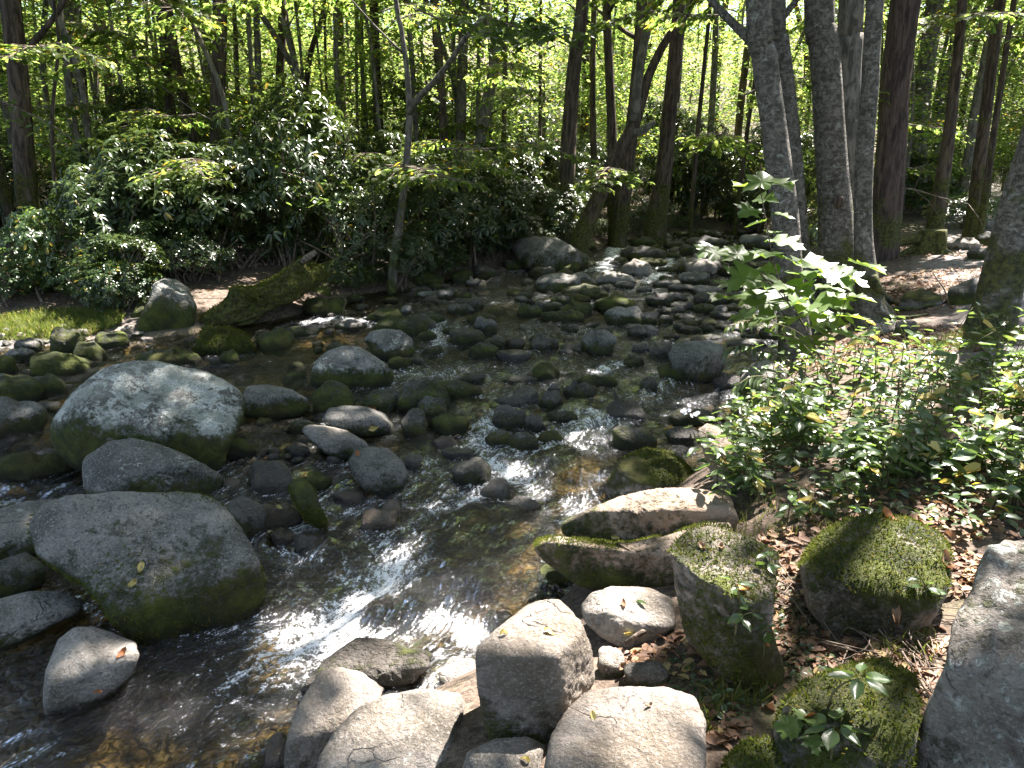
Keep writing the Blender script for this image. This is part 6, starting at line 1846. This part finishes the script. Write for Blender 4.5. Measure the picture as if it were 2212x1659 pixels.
# overhanging leafy sprays in the upper picture
def make_spray(q, Y, label, n, size, seed, kind='ovate'):
    rg = np.random.default_rng(seed)
    P = np.array([wpt(x, y, Y + .12 * k)[0] for k, (x, y) in enumerate(q)])
    b = P[0].copy()
    r = empty('leafy_branch', b, label, 'branch')
    stem_obj(r, P - b, .012, .004, M_TWIG)
    S2 = spline(P - b, 40)
    for k in range(n):
        p = S2[rg.integers(4, 40)] + rg.normal(size=3) * np.array([.22, .22, .06])
        a = rg.uniform(0, 6.28)
        add_leaf(r, kind, p, np.array([math.cos(a), math.sin(a), -.25]), np.array([0, 0, 1]) + rg.normal(size=3) * .2, size * rg.uniform(.7, 1.2), rg)
make_spray([(-60, 190), (40, 235), (120, 275), (190, 330), (260, 380)], 9.0, 'leafy branch drooping in from the left border', 46, .12, 1)
make_spray([(900, 20), (1000, 60), (1090, 75), (1180, 80), (1260, 70)], 10.5, 'broad leafy branch hanging in at the top centre', 150, .15, 2)
make_spray([(1060, 40), (1130, 60), (1200, 50)], 9.5, 'smaller leafy branch above the broad one at the top centre', 90, .15, 3)
make_spray([(560, 370), (620, 375), (690, 400), (760, 430)], 12.6, 'bright green spray above the fine-leaved bushes', 60, .12, 5)
make_spray([(640, 420), (690, 430), (750, 440)], 12.4, 'level leafy spray reaching over the far bank', 50, .12, 6)

def bough_form(seed):
    rg = np.random.default_rng(seed)
    P = spline(np.array([(0, 0, 0), (.7, .05, .10), (1.4, -.05, .10), (2.1, .05, -.08)]) + rg.normal(size=(4, 3)) * .06, 20)
    stems = [tube(P, np.linspace(.014, .004, 20), 5)]
    pts = []; dirs = []
    for k in range(2, 20):
        for sgn in (-1, 1):
            ln = (.75 - .45 * k / 20) * rg.uniform(.6, 1.2)
            d = nrm(np.array([.55 + .2 * rg.normal(), sgn * 1.0, -.12 + .12 * rg.normal()]))
            q = np.array([P[k], P[k] + d * ln * .5, P[k] + d * ln - np.array([0, 0, .12 * ln])])
            stems.append(tube(q, np.array([.005, .004, .002]), 4))
            n = int(5 + ln * 12)
            f = rg.uniform(.15, 1.05, n)[:, None]
            pts.append(q[0] * (1 - f) + q[2] * f); a = rg.normal(size=(n, 3)) * .55; dirs.append(d + a * np.array([1, 1, .35]) + np.array([0, 0, -.2]))
    pts = np.vstack(pts); dirs = np.vstack(dirs); n = len(pts)
    N = np.array([0, 0, 1.0]) + rg.normal(size=(n, 3)) * .28
    s = rg.uniform(.65, 1.2, n)
    V, F = fold_leaves(pts, dirs, N, .115 * s, .075 * s, .2, .12)
    Vs, Fs = join(stems)
    return mk_mesh('foliage', V, F, M_BROAD), mk_mesh('stem', Vs, Fs, M_TWIG)
BF = [bough_form(1200 + k) for k in range(5)]
for k, b in enumerate(BPOS):
    rg = np.random.default_rng(1300 + k)
    r = empty('leafy_bough', b, 'sunlit leafy bough reaching out level between the trunks', 'branch', 'leafy boughs between the trunks', rg.uniform(0, 6.28))
    s = rg.uniform(.75, 1.2); r.scale = (s, s, s)
    link('foliage', BF[k % 5][0], r); link('stem', BF[k % 5][1], r)

# ------------------------------------------------------------------ grass, ground cover, litter, twigs, pebbles
def scatter_px(region, n, rg, zmax=None):
    out = []
    while len(out) < n:
        x0, y0, x1, y1 = region[rg.integers(0, len(region))]
        out.append(hit_ground(rg.uniform(x0, x1), rg.uniform(y0, y1)))
    return np.array(out)

def near_area(cx, cy, rx, ry, n, rg):
    """random ground points round a photo point, rx, ry metres"""
    c = hit_ground(cx, cy)
    a = rg.uniform(0, 6.28, n); r = np.sqrt(rg.uniform(0, 1, n))
    x = c[0] + rx * r * np.cos(a); y = c[1] + ry * r * np.sin(a)
    return np.stack([x, y, zground(x, y)], 1)

def grass(areas, label_mat, name, h, w, seed):
    rg = np.random.default_rng(seed)
    P = np.vstack([near_area(cx, cy, rx, ry, n, rg) for cx, cy, rx, ry, n in areas])
    n = len(P)
    D = nrm(np.stack([rg.normal(size=n) * .45, rg.normal(size=n) * .45, np.ones(n)], 1))
    L = h * rg.uniform(.4, 1.2, n); W = w * rg.uniform(.7, 1.2, n)
    side = nrm(np.cross(D, rg.normal(size=(n, 3))))
    bend = nrm(np.stack([rg.normal(size=n), rg.normal(size=n), np.zeros(n)], 1)) * (L * .35)[:, None]
    a0, a1 = P - side * W[:, None] * .5, P + side * W[:, None] * .5
    m = P + D * (L * .6)[:, None] + bend * .3; b0, b1 = m - side * W[:, None] * .35, m + side * W[:, None] * .35
    t = P + D * (L * .95)[:, None] + bend
    V = np.stack([a0, a1, b1, b0, t], 1).reshape(-1, 3); k = np.arange(n)[:, None] * 5
    F = [k + np.array([[0, 1, 2, 3]]), k + np.array([[3, 2, 4]])]
    tag(link(name, mk_mesh(name, V, F, label_mat)), kind='stuff')
grass([(130, 700, .8, .45, 6500), (40, 715, 1.0, .4, 3500), (190, 690, .4, .25, 1500)], M_GRASS, 'grass', .12, .010, 1)
grass([(1950, 1395, .12, .12, 130), (1480, 1560, .12, .10, 140), (1590, 1500, .12, .1, 120), (2090, 735, .5, .2, 900), (2150, 740, .5, .2, 700), (1800, 1600, .12, .1, 100), (1700, 1120, .3, .2, 200)], M_GRASS, 'grass', .09, .005, 2)

def cover(areas, mat, name, size, seed, z=.03, tilt=.35):
    rg = np.random.default_rng(seed)
    P = np.vstack([near_area(cx, cy, rx, ry, n, rg) for cx, cy, rx, ry, n in areas])
    n = len(P); P[:, 2] += rg.uniform(.005, z, n)
    a = rg.uniform(0, 6.28, n)
    D = np.stack([np.cos(a), np.sin(a), rg.normal(size=n) * tilt * .6], 1); N = np.stack([rg.normal(size=n) * tilt, rg.normal(size=n) * tilt, np.ones(n)], 1)
    s = size * rg.uniform(.5, 1.3, n)
    V, F = fold_leaves(P, D, N, s, s * .55, .2, .15)
    tag(link(name, mk_mesh(name, V, F, mat)), kind='stuff')
cover([(1900, 950, .9, .8, 500), (2150, 950, .8, .8, 500), (1750, 1000, .5, .5, 160), (2100, 1080, .8, .4, 350)], M_HERB, 'ground_cover', .055, 3, .16)
cover([(1660, 1310, .12, .2, 120), (1700, 1420, .15, .15, 140), (1560, 1520, .14, .14, 160), (1620, 1470, .1, .1, 60), (1540, 1450, .2, .2, 160), (1700, 1350, .12, .2, 90), (1830, 620, .4, .4, 500)], M_HERB, 'ground_cover', .022, 4, .03)
cover([(1505, 1570, .16, .16, 110), (1380, 1430, .12, .12, 60), (2060, 1240, .2, .2, 260), (1960, 1400, .2, .2, 200), (1700, 1260, .14, .25, 190), (1760, 1180, .35, .2, 260), (1480, 1420, .2, .2, 110), (2000, 1120, .5, .2, 240), (1620, 1450, .14, .15, 60), (1710, 1390, .16, .2, 150), (1850, 1420, .2, .1, 90), (2000, 1500, .12, .2, 80),
       (2000, 640, 1.2, .8, 1300), (2100, 600, 1.6, .9, 1500), (1980, 740, 1.0, .6, 1100), (1850, 740, .8, .5, 500), (2100, 540, 1.6, 1.0, 900), (2150, 1120, .6, .2, 200), (1880, 1030, .6, .4, 250)], M_LITTER, 'leaf_litter', .05, 5, .02, .4)
def litter_far():
    rg = np.random.default_rng(8)
    n = 9000
    y = rg.uniform(8, 30, n); x = rg.uniform(-.8, .8, n) * y
    sd, _ = sdist(x, y); k = sd > .25
    x, y = x[k], y[k]; n = len(x)
    P = np.stack([x, y, zground(x, y) + .01], 1); a = rg.uniform(0, 6.28, n)
    V, F = quad_leaves(P, np.stack([np.cos(a), np.sin(a), rg.normal(size=n) * .15], 1), np.stack([rg.normal(size=n) * .25, rg.normal(size=n) * .25, np.ones(n)], 1), np.full(n, .085), np.full(n, .05))
    tag(link('leaf_litter', mk_mesh('leaf_litter', V, F, M_LITTER)), kind='stuff')
litter_far()

def twigs():
    rg = np.random.default_rng(9)
    lab = 'bare twig lying in the debris between the rocks at the lower right'
    for k in range(90):
        cx, cy = [(2000, 1430), (1960, 1380), (2040, 1300), (1700, 1280), (2020, 1500), (1850, 1410), (1740, 1330)][k % 7]
        c = hit_ground(cx + rg.normal() * 28, cy + rg.normal() * 28) + np.array([0, 0, rg.uniform(.01, .05)])
        a = rg.uniform(0, 6.28); ln = rg.uniform(.08, .3)
        d = np.array([math.cos(a), math.sin(a), rg.normal() * .25]) * ln
        P = np.array([-d * .5, d * .0 + rg.normal(size=3) * .02, d * .5])
        V, F = tube(spline(P, 7), np.linspace(.0035, .0015, 7), 5)
        tag(link('twig', mk_mesh('twig', V, F, M_TWIG), None, c), lab, 'twig', 'twigs in the debris at the lower right')
    p = [wpt(x, y, 7.2)[0] for x, y in [(2052, 665), (2040, 625), (2015, 590)]]
    V, F = tube(np.array(p) - p[0], np.array([.008, .007, .005]), 5)
    tag(link('dead_stalk', mk_mesh('dead_stalk', V, F, M_TWIG), None, p[0]), 'dry leaning stalk in front of the half-buried mossy boulder', 'stalk')
    h = hit_water(545, 1000); p = [wpt(x, y, h[1])[0] for x, y in [(542, 1035), (553, 1005), (560, 983)]]
    V, F = tube(np.array(p) - p[0], np.array([.008, .006, .004]), 5)
    tag(link('dead_stalk', mk_mesh('dead_stalk', V, F, M_TWIG), None, p[0]), 'pale dead stalk standing by the mossy stone in the side channel', 'stalk')
    p = [hit_ground(x, y) + np.array([0, 0, .05]) for x, y in [(1350, 1412), (1400, 1380), (1445, 1355)]]
    V, F = tube(np.array(p) - p[0], np.array([.010, .014, .010]), 6, .2, 3)
    tag(link('driftwood', mk_mesh('driftwood', V, F, M_TWIG), None, p[0]), 'splintered pale stick below the angular rock', 'stick')
twigs()

def pebbles():
    """stones too small to have been read one by one"""
    rg = np.random.default_rng(10)
    forms = []
    D, F = ico(3)
    for k in range(7):
        R = 1 + .18 * fbm(D * 1.3 + k * 9, 2, k)
        V = D * R[:, None] * np.array([1, rg.uniform(.6, .95), rg.uniform(.45, .7)])
        forms.append(mk_mesh('small_stone', V, F, M_ROCK))
    def put(x, y, s, group, label, st, zo=0.0, water=True):
        o = link('small_stone', forms[rg.integers(0, 7)])
        z = float(zwater(x, y)) if water else float(zground(x, y))
        o.location = (x, y, z + zo); o.rotation_euler = (rg.normal() * .25, rg.normal() * .25, rg.uniform(0, 6.28)); o.scale = (s,) * 3
        for k, v in zip(('moss', 'lichen', 'tone', 'warm', 'wet', 'mosstop'), STYLE[st]): o[k] = float(v)
        o['waterz'] = z if water else -5.0
        tag(o, label, 'stone', group)
    k = 0
    while k < 160:
        y = rg.uniform(5.5, 21) if k % 3 else rg.uniform(9, 21); x = rg.uniform(-.5, .42) * y
        sd, _ = sdist(np.array([x]), np.array([y]))
        if sd[0] > -.1: continue
        if any(abs(x - f[0]) < f[2] * 1.02 and abs(y - f[1]) < f[3] for f in FOOT): continue
        s = rg.uniform(.04, .13) * (1 + .06 * (y - 5))
        put(x, y, s, 'small stones awash in the stream', 'small dark stone awash between the larger ones in the stream', 'DDgmBM'[rg.integers(0, 6)], rg.uniform(-.05, .01)); k += 1
    for _ in range(40):
        px, py = rg.uniform(500, 760), rg.uniform(925, 1010)
        h = hit_water(px, py)
        put(h[0], h[1], rg.uniform(.03, .07), 'shingle beside the palest boulder', 'wet brown shingle stone right of the palest giant boulder', 'BWWD'[rg.integers(0, 4)], rg.uniform(-.02, .015))
    for _ in range(60):
        px, py = rg.uniform(-20, 330), rg.uniform(705, 748)
        h = hit_ground(px, py)
        put(h[0], h[1], rg.uniform(.03, .08), 'pale beach stones', 'pale stone on the little sunlit beach at the left', 'SPPG'[rg.integers(0, 4)], .01, False)
pebbles()
